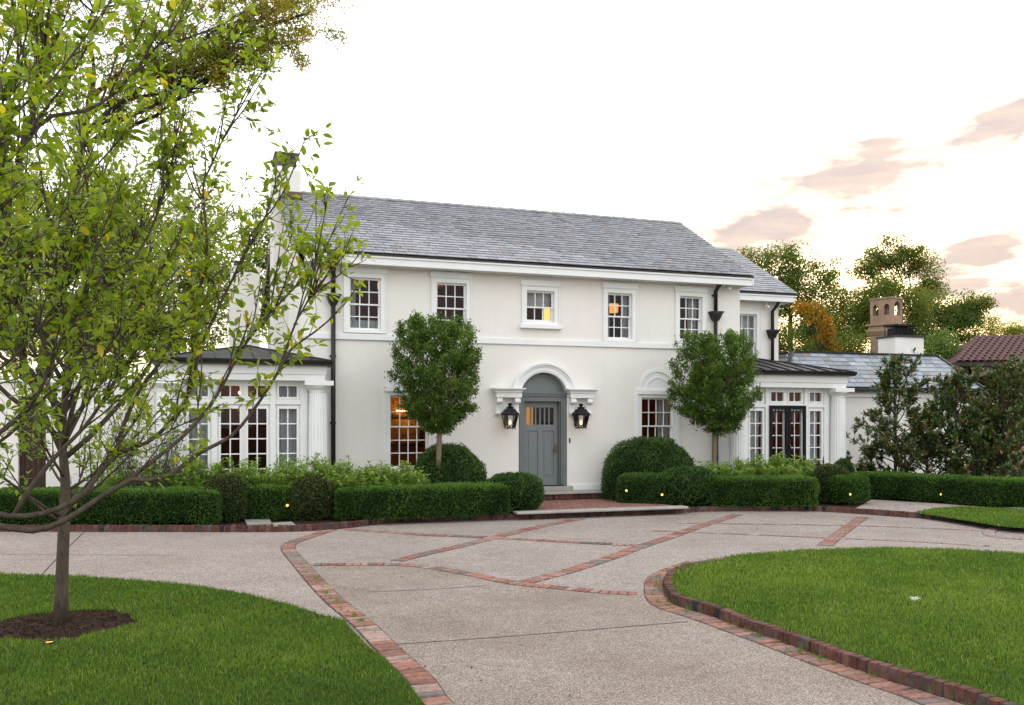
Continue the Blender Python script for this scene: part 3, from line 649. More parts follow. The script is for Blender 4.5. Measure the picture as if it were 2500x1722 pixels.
mb.quad((UL, BV, 0), (UR, BV, 0), (UR, BV, BZ - .1), (UL, BV, BZ - .1)); mb.build('wall', 'stucco', house)
# rooms behind the windows
mb = MB(); RB = 3.2
def room(mb, u0, u1, z0, z1):
    mb.quad((u0, RB, z0), (u1, RB, z0), (u1, RB, z1), (u0, RB, z1)); mb.quad((u0, .25, z0), (u1, .25, z0), (u1, RB, z0), (u0, RB, z0)); mb.quad((u0, .25, z1), (u1, .25, z1), (u1, RB, z1), (u0, RB, z1))
    for u in (u0, u1): mb.quad((u, .25, z0), (u, RB, z0), (u, RB, z1), (u, .25, z1))
for a, b in ((-5.65, -3.25), (-3.2, -1.12), (-1.08, 1.03), (1.07, 3.12), (3.16, 5.58)): room(mb, a, b, 3.7, 5.5)
room(mb, -1.35, 1.75, .40, 3.35); room(mb, 1.8, 5.55, .40, 3.35)
mb.build('interior_wall', 'room_wall', house)
mb = MB(); room(mb, -5.6, -1.4, .40, 3.35); o = mb.build('interior_wall', 'room_light_wall', house)
for i, (a, b, c, d) in enumerate(WIN):
    sp = .5 if i != 2 else .48; r = 2 if i != 2 else 1
    wn = sash_window(house, a, b, c, d, 3, r, r, sp, sill=(i == 2))
    if i == 3: curtain_piece(wn, a, a + .2, c, d, .30, 3); curtain_piece(wn, b - .16, b + .02, c, d, .30, 2)
    if i == 4: curtain_piece(wn, b - .24, b + .02, c, d, .30, 3)
    if i == 2: curtain_piece(wn, a, b, c + .38, d, .26, 1)
    if i == 0: curtain_piece(wn, a, b, c, c + .26, .26, 9); curtain_piece(wn, a, a + .2, c, d, .34, 3)
for i, (a, b, c, d) in enumerate(GWN):
    wn = sash_window(house, a, b, c, d, 4, 2, 3, .575, lintel=False, cas=.085)
    cu = (a + b) / 2; zs = d + .16; mb = MB(); mb.box(cu - .60, cu + .60, -.075, .0, d + .085, d + .19)
    mb.ring(cu, d + .19, [(.46, -.004), (.54, -.004), (.54, -.03), (.46, -.03)], 0, math.pi, 28); mb.ring(cu, d + .19, [(.30, 0.0), (.345, 0.0), (.345, -.024), (.30, -.024)], 0, math.pi, 24)
    mb.prism([(cu + .46 * math.cos(t), d + .19 + .46 * math.sin(t)) for t in [math.pi * k / 24 for k in range(25)]], -.012, .0)
    for e in (a - .155, b + .105): mb.box(e, e + .05, -.05, 0, .45, d + .085)
    mb.build('window_surround', 'white_trim', house)
    if i == 1: curtain_piece(wn, b - .28, b + .02, c, d, .32, 3); curtain_piece(wn, a - .02, a + .10, c, d, .32, 2)
# band course, plinth, cornice
MB().box(UL - .01, UR + .01, -.05, .02, 3.88, 4.02).build('string_course', 'white_trim', house, bevel=.006)
mb = MB(); mb.box(UL - .03, DU - DR - .1, -.045, .02, 0, .47); mb.box(DU + DR + .08, UR + .03, -.045, .02, 0, .47); mb.build('plinth', 'white_trim', house)
mb = MB(); mb.box(UL + .06, UR + .14, -.40, -.36, 5.545, 5.70); mb.prism([(UL + .06, 5.70), (UR + .14, 5.70), (UR + .18, 5.78), (UL + .06, 5.78)], -.43, -.36); mb.box(UL + .06, UR + .17, -.415, -.36, 5.69, 5.715)
mb.build('fascia', 'white_trim', house)
MB().box(UL + .06, UR + .06, -.36, 0, 5.545, 5.565).build('soffit', 'soffit_paint', house)
mb = MB(); ru0, ru1 = -5.92, 5.78
mb.add([(ru0, -.44, EZ - .02), (ru1, -.44, EZ - .02), (ru1, RV, RZ - .02), (ru0, RV, RZ - .02), (ru1, BV + .4, BZ), (ru0, BV + .4, BZ),
        (ru0, -.44, EZ - .06), (ru1, -.44, EZ - .06), (ru1, RV, RZ - .10), (ru0, RV, RZ - .10), (ru1, BV + .4, BZ - .05), (ru0, BV + .4, BZ - .05)],
       [(0, 1, 2, 3), (3, 2, 4, 5), (6, 9, 8, 7), (9, 11, 10, 8), (0, 6, 7, 1), (5, 4, 10, 11), (0, 3, 9, 6), (3, 5, 11, 9), (1, 7, 8, 2), (2, 8, 10, 4)])
roof = mb.build('roof', 'cap_dark', house)
camh = ((-OX) * CA + (-OZ) * SA, OX * SA - OZ * CA, H)                # the photographer in the house frame
slates(roof, camh, [(ru0, -.44, EZ - .012), (ru1, -.44, EZ - .012), (ru1, RV, RZ - .012), (ru0, RV, RZ - .012)], .178, .25, SLATE_G)
rm = MB(); c_, s_ = math.cos(.51), math.sin(.51)
rm.add([(-.165, -.15, -.085), (-.165, 0, 0), (-.165, .15, -.085), (.165, -.15, -.085), (.165, 0, 0), (.165, .15, -.085), (-.165, -.15, -.105), (-.165, 0, -.022), (-.165, .15, -.105), (.165, -.15, -.105), (.165, 0, -.022), (.165, .15, -.105)],
       [(0, 3, 4, 1), (1, 4, 5, 2), (6, 7, 10, 9), (7, 8, 11, 10), (0, 6, 9, 3), (2, 5, 11, 8), (0, 1, 7, 6), (1, 2, 8, 7), (3, 9, 10, 4), (4, 10, 11, 5)])
rmm = rm.mesh('ridge_tile', 'slate')
n = 37
for i in range(n):
    o = link(rmm, 'ridge_tile', roof); o.color = pick([((.16, .155, .15), 3), ((.19, .185, .18), 2)])
    xf(o, Matrix.Translation((ru0 + .16 + (ru1 - ru0 - .32) * i / (n - 1), RV, RZ + .05)) @ Matrix.Rotation(.035, 4, 'Y'))
mb = MB(); mb.add([(ru1 - .005, -.42, EZ - .07), (ru1 - .005, RV, RZ - .11), (ru1 - .005, RV, RZ - .28), (ru1 - .005, -.42, EZ - .24), (ru1 - .04, -.42, EZ - .07), (ru1 - .04, RV, RZ - .11), (ru1 - .04, RV, RZ - .28), (ru1 - .04, -.42, EZ - .24)],
       [(0, 1, 2, 3), (4, 7, 6, 5), (0, 4, 5, 1), (3, 2, 6, 7), (0, 3, 7, 4)]); mb.build('rake_board', 'white_trim', house)
# chimney on the left gable
cu0 = hp(669, 500, 2.75)[0]; cu1 = hp(735, 500, 2.75)[0]; zsh = hp(735, 419, 2.75)[1]; zct = hp(700, 372, 2.8)[1]; zc0 = hp(700, 400, 2.8)[1]
mb = MB(); mb.box(cu0, cu1, 2.75, 4.05, 0, zsh); mb.frustum((cu0, cu1, 2.75, 4.05), (cu0 + .09, cu1 - .09, 2.84, 3.96), zsh, zsh + .12)
ch = mb.build('chimney', 'stucco', house)
mb = MB(); mb.box(cu0 + .09, cu1 - .10, 2.86, 3.94, zsh + .12, zct - .10); mb.build('chimney_pot', 'cap_brown', ch)
mb = MB(); mb.frustum((cu0 + .06, cu1 - .07, 2.83, 3.97), (cu0 + .02, cu1 - .03, 2.79, 4.01), zct - .10, zct); mb.build('chimney_cap', 'cap_brown', ch)
mb = MB(); mb.box(cu0 + .2, cu1 + .03, 2.70, 2.76, hp(700, 479, 2.75)[1] - .06, hp(700, 468, 2.75)[1]); mb.build('flashing', 'copper_cap', ch)
# downspouts with conductor heads
for name_u, zb in ((-4.99, .15), (4.84, .15)):
    u = name_u; mb = MB(); mb.tube([(u, -.30, 5.56), (u, -.10, 5.40), (u, -.10, 4.86)], .052, 10); mb.tube([(u, -.10, 4.7), (u, -.10, zb)], .052, 10)
    for z in (5.3, 3.5, 2.0): mb.box(u - .065, u + .065, -.10, -.0, z - .02, z + .02)
    d = mb.build('downspout', 'bronze_gutter', house, True)
    mb = MB(); mb.box(u - .165, u + .165, -.24, 0, 4.835, 4.875); mb.box(u - .14, u + .14, -.22, 0, 4.80, 4.836); mb.frustum((u - .10, u + .10, -.18, 0), (u - .13, u + .13, -.21, 0), 4.70, 4.80); mb.frustum((u - .06, u + .06, -.15, -.03), (u - .10, u + .10, -.18, 0), 4.63, 4.70)
    mb.build('conductor_head', 'bronze_gutter', d)

# ---- front door with arched surround
door = MB(); du0, du1, dz0, dz1 = -.375, .545, .47, 2.50
frame_box(door, du0, du1, dz0, dz1, .20, .245, .105, .105, .13, .20)
door.box(du0 + .105, du1 - .105, .20, .245, 1.80, 1.95); door.box((du0 + du1) / 2 - .055, (du0 + du1) / 2 + .055, .20, .245, .67, 1.80)
gu0, gu1 = du0 + .105, du1 - .105; dsl = (gu1 - gu0) / 6
for k in range(1, 6): door.box(gu0 + k * dsl - .017, gu0 + k * dsl + .017, .205, .24, 1.95, 2.37)
dr = door.build('door', 'door_paint', house); dr['label'] = 'grey-green front door with six narrow glazed slots'
for a, b in ((gu0, (du0 + du1) / 2 - .055), ((du0 + du1) / 2 + .055, gu1)):
    mb = MB(); mb.box(a, b, .222, .24, .67, 1.80)
    mb.box(a + .05, b - .05, .210, .223, .72, 1.75); mb.build('door_panel', 'door_paint', dr, bevel=.008)
for k in range(6): MB().box(gu0 + k * dsl + .015, gu0 + (k + 1) * dsl - .015, .222, .226, 1.951, 2.369).build('pane', 'window_glass', dr)
mb = MB(); mb.box(du1 - .085, du1 - .035, .185, .20, 1.24, 1.47); mb.tube([(du1 - .06, .19, 1.32), (du1 - .06, .14, 1.32), (du1 - .16, .14, 1.325)], .012, 8); mb.build('handle', 'brass', dr)
MB().box(du0, du1, .17, .30, .44, .468).build('threshold', 'cap_dark', dr)
mb = MB(); fu0, fu1 = -.53, .70
frame_box(mb, fu0, fu1, .47, 2.72, .03, .25, .13, .13, .20, .0001); mb.box(fu0 + .13, du0, .10, .25, .47, 2.52); mb.box(du1, fu1 - .13, .10, .25, .47, 2.52); mb.box(du0, du1, .10, .25, 2.50, 2.525)
for a, b in ((fu0 - .012, fu0 + .10), (fu1 - .10, fu1 + .012)): mb.box(a, b, .005, .05, .47, .70); mb.box(a + .02, b - .02, .012, .04, .70, 2.60)
mb.box(fu0 - .005, fu1 + .005, -.005, .10, 2.64, 2.70); mb.box(fu0 - .02, fu1 + .02, -.03, .12, 2.70, 2.735); mb.build('door_frame', 'door_frame_paint', house)
mb = MB(); mb.prism([(DU + .645 * math.cos(t), DZ + .645 * math.sin(t)) for t in [math.pi * k / 28 for k in range(29)]], .13, .20)
mb.ring(DU, DZ, [(.50, .115), (.53, .115), (.53, .13), (.50, .13)], .25, math.pi - .25, 30); mb.build('tympanum', 'door_paint', house, False)
mb = MB(); mb.ring(DU, DZ, [(.615, .02), (.615, -.09), (.66, -.105), (.74, -.105), (.745, -.125), (.79, -.13), (.795, -.165), (.84, -.17), (.85, -.14), (.85, .02)], .20, math.pi - .20, 48)
mb.build('arch_surround', 'white_trim', house)
for s_, (a, b) in ((-1, (-1.20, -.53)), (1, (.70, 1.36))):
    mb = MB(); mb.box(a + .03, b - .0, -.20, 0, 2.60, 2.725); mb.box(a, b + .03 * (s_ > 0), -.235, 0, 2.725, 2.75); mb.frustum((a - .01, b + .02, -.24, 0), (a - .06, b + .06, -.30, 0), 2.75, 2.80); mb.box(a - .065, b + .065, -.305, 0, 2.80, 2.825)
    im = mb.build('impost', 'white_trim', house)
    for c in (a + .12, b - .10):
        mb = MB(); mb.prism([(c - .075, 2.60), (c + .075, 2.60), (c + .075, 2.17), (c - .075, 2.17)], -.05, 0)
        vs = []; pr = []
        for k in range(15): t = math.pi * 1.5 * k / 14 - math.pi * .5; pr.append((-.11 - .055 * math.cos(t), 2.515 + .055 * math.sin(t)))
        side = [(0, 2.60), (-.17, 2.60), (-.185, 2.53), (-.175, 2.475), (-.14, 2.455), (-.11, 2.47), (-.085, 2.43), (-.075, 2.33), (-.085, 2.24), (-.06, 2.19), (0, 2.17)]
        k = len(side); mb.add([(c - .06, y, z) for y, z in side] + [(c + .06, y, z) for y, z in side], [tuple(range(k)), tuple(range(2 * k - 1, k - 1, -1))] + [(i, i + k, (i + 1) % k + k, (i + 1) % k) for i in range(k)])
        for zc, rr, yc in ((2.515, .06, -.135), (2.225, .04, -.06)):
            cyl = MB().lathe([(0.001, -.072), (rr, -.072), (rr, .072), (.001, .072)], 14); mb.add([(c + z, yc + x, zc + y) for x, y, z in cyl.v], cyl.f)
        mb.build('bracket', 'white_trim', im)
# bell push
tag(MB().box(.765, .795, -.03, 0, 1.50, 1.62).build('bell_push', 'black_metal', house, bevel=.006))

# ---- wall lanterns
def lantern(u, label):
    x, y = HF(u, -.36); t = thing('wall_lantern', label, 'lantern', (x, y, 1.86), A, 'gas lanterns beside the front door')
    def sq(mb, a, z0, b, z1): mb.frustum((-a, a, -a, a), (-b, b, -b, b), z0, z1)
    mb = MB()
    for sx_ in (-1, 1):
        for sy_ in (-1, 1): mb.tube([(sx_ * .105, sy_ * .105, .02), (sx_ * .165, sy_ * .165, .315)], .011, 6); mb.tube([(sx_ * .105, sy_ * .105, .02), (sx_ * .105, sy_ * .105, -.03)], .008, 5)
    sq(mb, .112, 0, .112, .025); sq(mb, .185, .31, .185, .335); mb.build('cage', 'black_metal', t)
    mb = MB(); sq(mb, .19, .335, .10, .47); sq(mb, .075, .47, .06, .50); sq(mb, .085, .50, .085, .515); mb.lathe([(.05, .515), (.04, .55), (.065, .56), (.07, .575), (.03, .60), (.001, .605)], 12)
    for sx_ in (-1, 1):
        for sy_ in (-1, 1): mb.lathe([(.012, .335), (.016, .36), (.001, .385)], 6, (sx_ * .175, sy_ * .175))
    mb.build('hood', 'black_metal', t)
    for ax in range(4):
        q = MB(); c, s = math.cos(ax * math.pi / 2), math.sin(ax * math.pi / 2); pts = [(-.098, -.106, .027), (.098, -.106, .027), (.155, -.163, .308), (-.155, -.163, .308)]
        q.add([(c * a - s * b, s * a + c * b, z) for a, b, z in pts], [(0, 1, 2, 3)]); q.build('pane', 'window_glass', t)
    MB().lathe([(.02, .025), (.02, .09), (.012, .095)], 10).build('burner', 'brass', t)
    MB().lathe([(.004, .095), (.024, .12), (.026, .14), (.012, .18), (.001, .205)], 10).build('flame', 'flame', t, True)
    mb = MB(); mb.box(-.04, .04, .27, .352, .05, .45); mb.tube([(0, .30, .12), (0, .10, .0)], .014, 6); mb.tube([(0, .30, .40), (0, .17, .33)], .014, 6); mb.build('bracket', 'black_metal', t); t.scale = (.88, .97, 1.0)
lantern(-.89, 'black gas lantern with lit flame left of the grey front door')
lantern(.93, 'black gas lantern with lit flame right of the grey front door')

# ---- things inside the lit windows; unseen fill lamps added for dark panes
def inside_thing(name, label, cat, u, v, z): x, y = HF(u, v); return thing(name, label, cat, (x, y, z), A)
t = inside_thing('pendant_lamp', 'orange glowing drum pendant lamp seen in an upstairs window', 'lamp', 2.53, 1.3, 4.92)
MB().lathe([(.17, 0), (.19, .22)], 20).build('lamp_shade', 'lamp_shade_glow', t, True); MB().tube([(0, 0, .22), (0, 0, .575)], .008, 6).build('cord', 'black_metal', t)
t = inside_thing('floor_lamp', 'tall glowing yellow lamp shade in the small upstairs window', 'lamp', .53, .85, 3.71)
MB().lathe([(.10, .74), (.10, 1.20)], 16).build('lamp_shade', 'lamp_pale_glow', t, True); MB().lathe([(.13, 0), (.13, .03), (.012, .04), (.012, .74)], 12).build('stand', 'brass', t)
t = inside_thing('framed_painting', 'gilt framed painting under a picture light in the ground floor window', 'painting', -2.66, 3.12, 1.36)
mb = MB(); frame_box(mb, -.50, .50, 0, .86, -.04, .05, .09, .09, .09, .09); mb.build('frame', 'brass', t); MB().box(-.41, .41, 0, .02, .09, .77).build('canvas', 'painting_canvas', t)
mb = MB(); mb.box(-.25, .25, -.20, -.16, .93, .96); mb.build('picture_lamp', 'picture_light', t); MB().tube([(0, .05, .86), (0, -.1, 1.0), (0, -.18, .965)], .01, 6).build('lamp_arm', 'brass', t)
t = inside_thing('hall_lamp', 'amber hall lamp glowing through the left slots of the front door', 'lamp', .36, 1.9, .41)
MB().lathe([(.16, 1.35), (.16, 2.10)], 16).build('lamp_shade', 'hall_glow', t, True); MB().lathe([(.12, 0), (.12, .03), (.015, .05), (.015, 1.35)], 12).build('stand', 'brass', t)
for u, v, z, wh in ((-4.3, 2.0, 5.35, 'leftmost upstairs room'), (-2.2, 2.0, 5.35, 'second upstairs room from the left'), (0, 2.2, 5.35, 'small room above the front door'), (4.2, 2.2, 5.35, 'rightmost upstairs room'), (-.3, 1.2, 2.6, 'entrance hall behind the front door'), (3.6, 2.2, 2.8, 'ground floor room right of the door'), (-3.2, 1.6, 2.85, 'ground floor room left of the door')):  # unseen lamps added near the ceilings to turn the panes warm brown
    t = inside_thing('unseen_room_lamp', 'added unseen warm fill lamp in the ' + wh, 'lamp', u, v, z); t['group'] = 'unseen fill lamps inside the house'
    top = (5.5 if z > 4 else 3.35) - z
    MB().lathe([(.001, 0), (.07, .03), (.09, .08), (.05, .14)], 12).build('globe', 'unseen_lamp_glow', t, True); MB().tube([(0, 0, .14), (0, 0, top)], .008, 6).build('stem', 'brass', t)
# dark rake trim and gutter on the rear half of the left gable
mb = MB(); e0, e1 = ru0 - .02, ru0 + .16
for dz, dv in ((-.06, 0), (-.22, .02)):
    mb.add([(x, v, z + dz * 1) for x in (e0, e1 - dv) for v, z in ((RV + .2, RZ - .12), (BV + .45, BZ - .04))] + [(x, v, z + dz - .14) for x in (e0, e1 - dv) for v, z in ((RV + .2, RZ - .12), (BV + .45, BZ - .04))],
           [(0, 1, 3, 2), (4, 6, 7, 5), (0, 4, 5, 1), (2, 3, 7, 6), (0, 2, 6, 4), (1, 5, 7, 3)])
mb.build('rake_board', 'dark_wood_and_shade', house)

# ------------------------------------------------------------------ steps and landing at the door
LZ = .16
fl, fr = g(1262, 1253, LZ), g(1680, 1238.5, LZ)
land = [fl, fr, HF(1.75, -.9), HF(1.5, -.3), HF(-1.6, -.3), HF(-1.7, -1.6)]
sheet('brick_landing', land, LZ, 'landing_brick')
def along(a, b, d0, d1): # quad strip between a and b pushed back (left of travel) from d0 to d1
    a, b = Vector((*a, 0)), Vector((*b, 0)); t = (b - a).normalized(); n = Vector((-t.y, t.x, 0)); return [tuple((p + n * d)[:2]) for p, d in ((a, d0), (b, d0), (b, d1), (a, d1))]
st = thing('entrance_steps', 'pale stone steps with brick risers leading up to the front door', 'steps', (*HF(DU, -.6), 0), A)
def to_local(o, p): 
    d = Vector((p[0], p[1], 0)) - Vector((o.location.x, o.location.y, 0)); return (d.x * CA + d.y * SA, -d.x * SA + d.y * CA)
MB().slab([to_local(st, p) for p in along(fl, fr, -.03, .26)], .127, .178).build('lower_step', 'stone_step', st, bevel=.012)
MB().box(-1.05, 1.36, -.06, .55, .295, .345).build('upper_step', 'stone_step', st, bevel=.012)
MB().box(-.72, .72, .42, .86, .345, .445).build('door_sill', 'stone_step', st, bevel=.008)
rs = MB().box(-1.02, 1.33, .03, .55, .10, .295).build('riser', 'mortar', st)
for i in range(32):
    o = link(brick_mesh(.066, .04, .125), 'brick', rs); o.color = pick(KERB); xf(o, Matrix.Translation((-.99 + i * .0735, .018, .292)))

# ------------------------------------------------------------------ the two columned pavilions
def pavilion(cu, label, iron):
    x, y = HF(cu, -.6); P = thing('columned_pavilion', label, 'pavilion', (x, y, 0), A, 'columned pavilions flanking the house')
    MB().box(-1.74, 1.74, -.36, 4.0, 0, .52).build('base', 'stucco', P)
    side = [(-1.10, -.72), (.72, 1.10)]; leaf = [(-.47, -.08), (.08, .47)]; z0, z1, t0, t1 = .70, 2.30, 2.555, 2.785
    hs = [(a, b, z0, z1) for a, b in side + leaf] + [(a, b, t0, t1) for a, b in side + leaf]
    mb = MB(); wall_with_holes(mb, -1.34, 1.34, .52, 2.90, 0.0, hs, .07)
    for s in (-1, 1):
        mb.box(s * 1.545 - .205, s * 1.545 + .205, 0.0, .30, .52, 2.90)
        mb.quad((s * 1.74, .3, .5), (s * 1.74, 4.0, .5), (s * 1.74, 4.0, 3.2), (s * 1.74, .3, 3.2))
        mb.box(s * .595 - .055, s * .595 + .055, -.05, -.001, .52, 2.90); mb.box(s * 1.245 - .075, s * 1.245 + .075, -.04, -.001, .52, 2.90)
    mb.box(-1.169, -.651, -.055, -.001, 2.395, 2.47); mb.box(.651, 1.169, -.055, -.001, 2.395, 2.47); mb.box(-.539, .539, -.055, -.001, 2.395, 2.47)
    mb.box(-.012, .012, -.02, -.001, .52, 2.395); mb.build('wall', 'white_trim', P)
    for nm, lst, r in (('sidelight', side, 5), ('french_door', leaf, 5)):
        for a, b in lst:
            fr_ = MB(); frame_box(fr_, a - .035, b + .035, z0 - .12, z1 + .05, -.022, -.002, .04, .04, .05, .12); w_ = fr_.build(nm, 'white_sash', P); panes(w_, a, b, z0, z1, 2, r, .03, .026)
            if nm == 'sidelight': curtain_piece(w_, a - .02, b + .02, z0, z1, .20, 4)
            tr = MB(); frame_box(tr, a - .035, b + .035, t0 - .04, t1 + .04, -.022, -.002, .04, .04, .04, .04); w2 = tr.build('transom', 'white_sash', P); panes(w2, a, b, t0, t1, 2, 1, .03, .026)
            if nm == 'sidelight': curtain_piece(w2, a - .02, b + .02, t0 - .1, t1, .20, 4)
    for s in (-1, 1):
        mb = MB(); mb.lathe([(.205, .64), (.204, 1.4), (.196, 2.1), (.178, 2.66)], 96, (s * 1.53, -.14), .075, 20); c = mb.build('column', 'white_trim', P, False)
        mb = MB(); mb.lathe([(.185, 2.655), (.19, 2.69), (.19, 2.70), (.21, 2.715), (.265, 2.775), (.275, 2.80)], 32, (s * 1.53, -.14)); mb.box(s * 1.53 - .30, s * 1.53 + .30, -.42, .14, 2.80, 2.90); mb.build('capital', 'white_trim', c)
        mb = MB(); mb.box(s * 1.53 - .27, s * 1.53 + .27, -.41, .13, .52, .58); mb.lathe([(.25, .58), (.26, .60), (.25, .63), (.215, .645)], 32, (s * 1.53, -.14)); mb.build('column_base', 'white_trim', c)
    mb = MB(); mb.box(-1.66, 1.66, -.30, .35, 2.90, 3.035); mb.box(-1.685, 1.685, -.33, .35, 3.035, 3.175); mb.box(-1.71, 1.71, -.35, .35, 3.175, 3.21); mb.build('entablature', 'white_trim', P)
    mb = MB(); pr = [(-.44, 3.21), (-.52, 3.235), (-.56, 3.30), (-.565, 3.325), (-.52, 3.325), (-.40, 3.27), (-.30, 3.21)]; k = len(pr)
    mb.add([(-1.80, a, b) for a, b in pr] + [(1.80, a, b) for a, b in pr], [tuple(range(k)), tuple(range(2 * k - 1, k - 1, -1))] + [(i, i + k, (i + 1) % k + k, (i + 1) % k) for i in range(k)])
    mb.box(-1.80, -1.70, -.44, 3.9, 3.21, 3.32); mb.box(1.70, 1.80, -.44, .6 if cu < 0 else 3.9, 3.21, 3.32); mb.build('gutter', 'bronze_gutter', P)
    e = [(-1.76, -.5, 3.315), (1.76, -.5, 3.315), (1.76, 4.0, 3.315), (-1.76, 4.0, 3.315), (.15, 1.45, 3.745), (.15, 3.6, 3.745)]
    mb = MB(); mb.add(e, [(0, 1, 4), (1, 2, 5, 4), (2, 3, 5), (3, 0, 4, 5)])
    def seam(p, q): 
        p, q = Vector(p), Vector(q); d = Vector((0, 0, .028)); t = (q - p).normalized(); n = t.cross(Vector((0, 0, 1))).normalized() * .008
        mb.add([p - n, p + n, p + n + d, p - n + d, q - n, q + n, q + n + d, q - n + d], [(0, 1, 2, 3), (4, 7, 6, 5), (0, 4, 5, 1), (1, 5, 6, 2), (2, 6, 7, 3), (3, 7, 4, 0)])
    for i in range(1, 9):
        u = -1.76 + 3.52 * i / 9; apex = .15; f = (u + 1.76) / (apex + 1.76) if u < apex else (1.76 - u) / (1.76 - apex); seam((u, -.49, 3.32), (u, -.49 + 1.94 * f, 3.32 + .43 * f))
    for i in range(1, 8):
        v = -.5 + 4.5 * i / 8; f = min(1, (v + .5) / 1.95)
        for s, ue in ((-1, -1.76), (1, 1.76)): seam((ue, v, 3.32), (ue + (.15 - ue) * f, v, 3.32 + .43 * f))
    seam(e[0], e[4]); seam(e[1], e[4]); seam(e[4], e[5]); rf = mb.build('roof', 'metal_roof', P)
    mb = MB(); mb.quad((-1.3, 2.6, .5), (1.3, 2.6, .5), (1.3, 2.6, 2.9), (-1.3, 2.6, 2.9))
    for u in (-1.3, 1.3): mb.quad((u, .1, .5), (u, 2.6, .5), (u, 2.6, 2.9), (u, .1, 2.9))
    mb.quad((-1.3, .1, 2.9), (1.3, .1, 2.9), (1.3, 2.6, 2.9), (-1.3, 2.6, 2.9)); mb.quad((-1.3, .1, .53), (1.3, .1, .53), (1.3, 2.6, .53), (-1.3, 2.6, .53)); mb.build('interior_wall', 'room_wall', P)
    if iron:
        for a, b in ((-.555, -.005), (.005, .555)):
            mb = MB(); frame_box(mb, a, b, .56, 2.44, -.10, -.06, .075, .075, .085, .10); d = mb.build('screen_door', 'black_metal', P)
            mb = MB(); n = 4
            for i in range(1, n): q = a + .075 + (b - a - .15) * i / n; mb.tube([(q, -.08, .62), (q, -.08, 2.37)], .008, 6)
            for z in (1.02, 2.27): mb.box(a + .07, b - .07, -.088, -.072, z - .009, z + .009)
            for i in range(n):
                q = a + .075 + (b - a - .15) * (i + .5) / n; mb.tube([(q + .04 * math.cos(k * .63), -.08, 2.315 + .035 * math.sin(k * .63)) for k in range(11)], .005, 5)
            mb.build('iron_bars', 'black_metal', d)
        MB().box(.03, .06, -.135, -.10, 1.35, 1.43).build('handle', 'brass', P)
    return P
P1 = pavilion(-6.94, 'white columned pavilion with french doors left of the house behind the crabapple branches', False)
P2 = pavilion(6.63, 'white columned pavilion with black iron screen doors right of the house', True)
t = inside_thing('unseen_room_lamp', 'small warm lamp inside the right pavilion', 'lamp', 6.7, 1.2, 2.55); MB().lathe([(.001, 0), (.09, .03), (.11, .09), (.06, .16)], 12).build('globe', 'unseen_lamp_glow', t, True); MB().tube([(0, 0, .16), (0, 0, .35)], .008, 6).build('stem', 'brass', t)
t = inside_thing('unseen_room_lamp', 'small unseen warm lamp inside the left pavilion', 'lamp', -6.9, 1.6, 2.65); MB().lathe([(.001, 0), (.05, .03), (.06, .06), (.03, .09)], 12).build('globe', 'unseen_lamp_glow', t, True); MB().tube([(0, 0, .09), (0, 0, .25)], .008, 6).build('stem', 'brass', t)  # unseen lamp like those added in the house rooms
# low iron railing with spear heads before the right pavilion
x, y = HF(6.75, -1.45); t = thing('iron_railing', 'low black iron railing with spear finials before the right pavilion', 'railing', (x, y, .09), A)
MB().box(-.42, .42, -.012, .012, .83, .85).build('rail', 'black_metal', t)
for i in range(8):
    q = -.39 + i * .111; mb = MB(); mb.tube([(q, 0, 0), (q, 0, .86)], .008, 6); mb.lathe([(.008, .86), (.024, .90), (.02, .94), (.001, 1.08)] if i in (1, 7) else [(.008, .85), (.012, .87), (.001, .90)], 8, (q, 0)); mb.build('picket', 'black_metal', t)

# ------------------------------------------------------------------ set-back upper wing at the right rear
RWV = 2.5; x, y = HF(5.7, RWV); rw = thing('rear_wing', 'set-back white rear wing with small slate roof beside the right gable', 'house wing', (x, y, 0), A)
wa, wb, wz0, wz1 = 1.22, 2.13, 3.72, 5.20; wl = 2.90
mb = MB(); wall_with_holes(mb, -.06, wl, 0, 5.58, 0, [(wa - .012, wb + .012, wz0 - .01, wz1 + .012)]); mb.quad((wl, 0, 0), (wl, 6, 0), (wl, 6, 5.58), (wl, 0, 5.58)); mb.add([(wl, 0, 5.58), (wl, 6, 5.58), (wl, 3.1, 7.2)], [(0, 1, 2)]); mb.build('wall', 'stucco', rw)
wn = sash_window(rw, wa, wb, wz0, wz1, 4, 2, 3, .45, lintel=False); curtain_piece(wn, wa, wb, wz0, wz1, .3, 4)
mb = MB(); mb.box(-.06, wl + .30, -.38, -.34, 5.56, 5.71); mb.box(-.06, wl + .34, -.41, -.34, 5.71, 5.79); mb.box(wl + .26, wl + .30, -.34, 6, 5.56, 5.71); mb.build('fascia', 'white_trim', rw)
MB().box(-.06, wl + .26, -.34, 0, 5.56, 5.58).build('soffit', 'soffit_paint', rw)
mb = MB(); q = [(-.06, -.42, 5.80), (wl + .38, -.42, 5.80), (wl + .38, 3.1, 7.75), (-.06, 3.1, 7.75)]; mb.add(q + [(a, b, c - .05) for a, b, c in q] + [(-.06, 6.5, 5.8), (wl + .38, 6.5, 5.8)], [(0, 1, 2, 3), (7, 6, 5, 4), (0, 4, 5, 1), (1, 5, 6, 2), (3, 2, 9, 8)]); rr = mb.build('roof', 'cap_dark', rw)
slates(rr, (-10, -24, 0), q, .178, .25, SLATE_G, 300)
u = 2.62; mb = MB(); mb.tube([(u + .1, -.30, 5.6), (u + .1, -.22, 5.5), (u, -.10, 5.3), (u, -.10, 3.75)], .05, 10); d = mb.build('downspout', 'bronze_gutter', rw, True)
mb = MB(); mb.box(u - .16, u + .16, -.24, 0, 4.70, 4.75); mb.frustum((u - .07, u + .07, -.16, 0), (u - .14, u + .14, -.22, 0), 4.50, 4.70); mb.build('conductor_head', 'bronze_gutter', d)
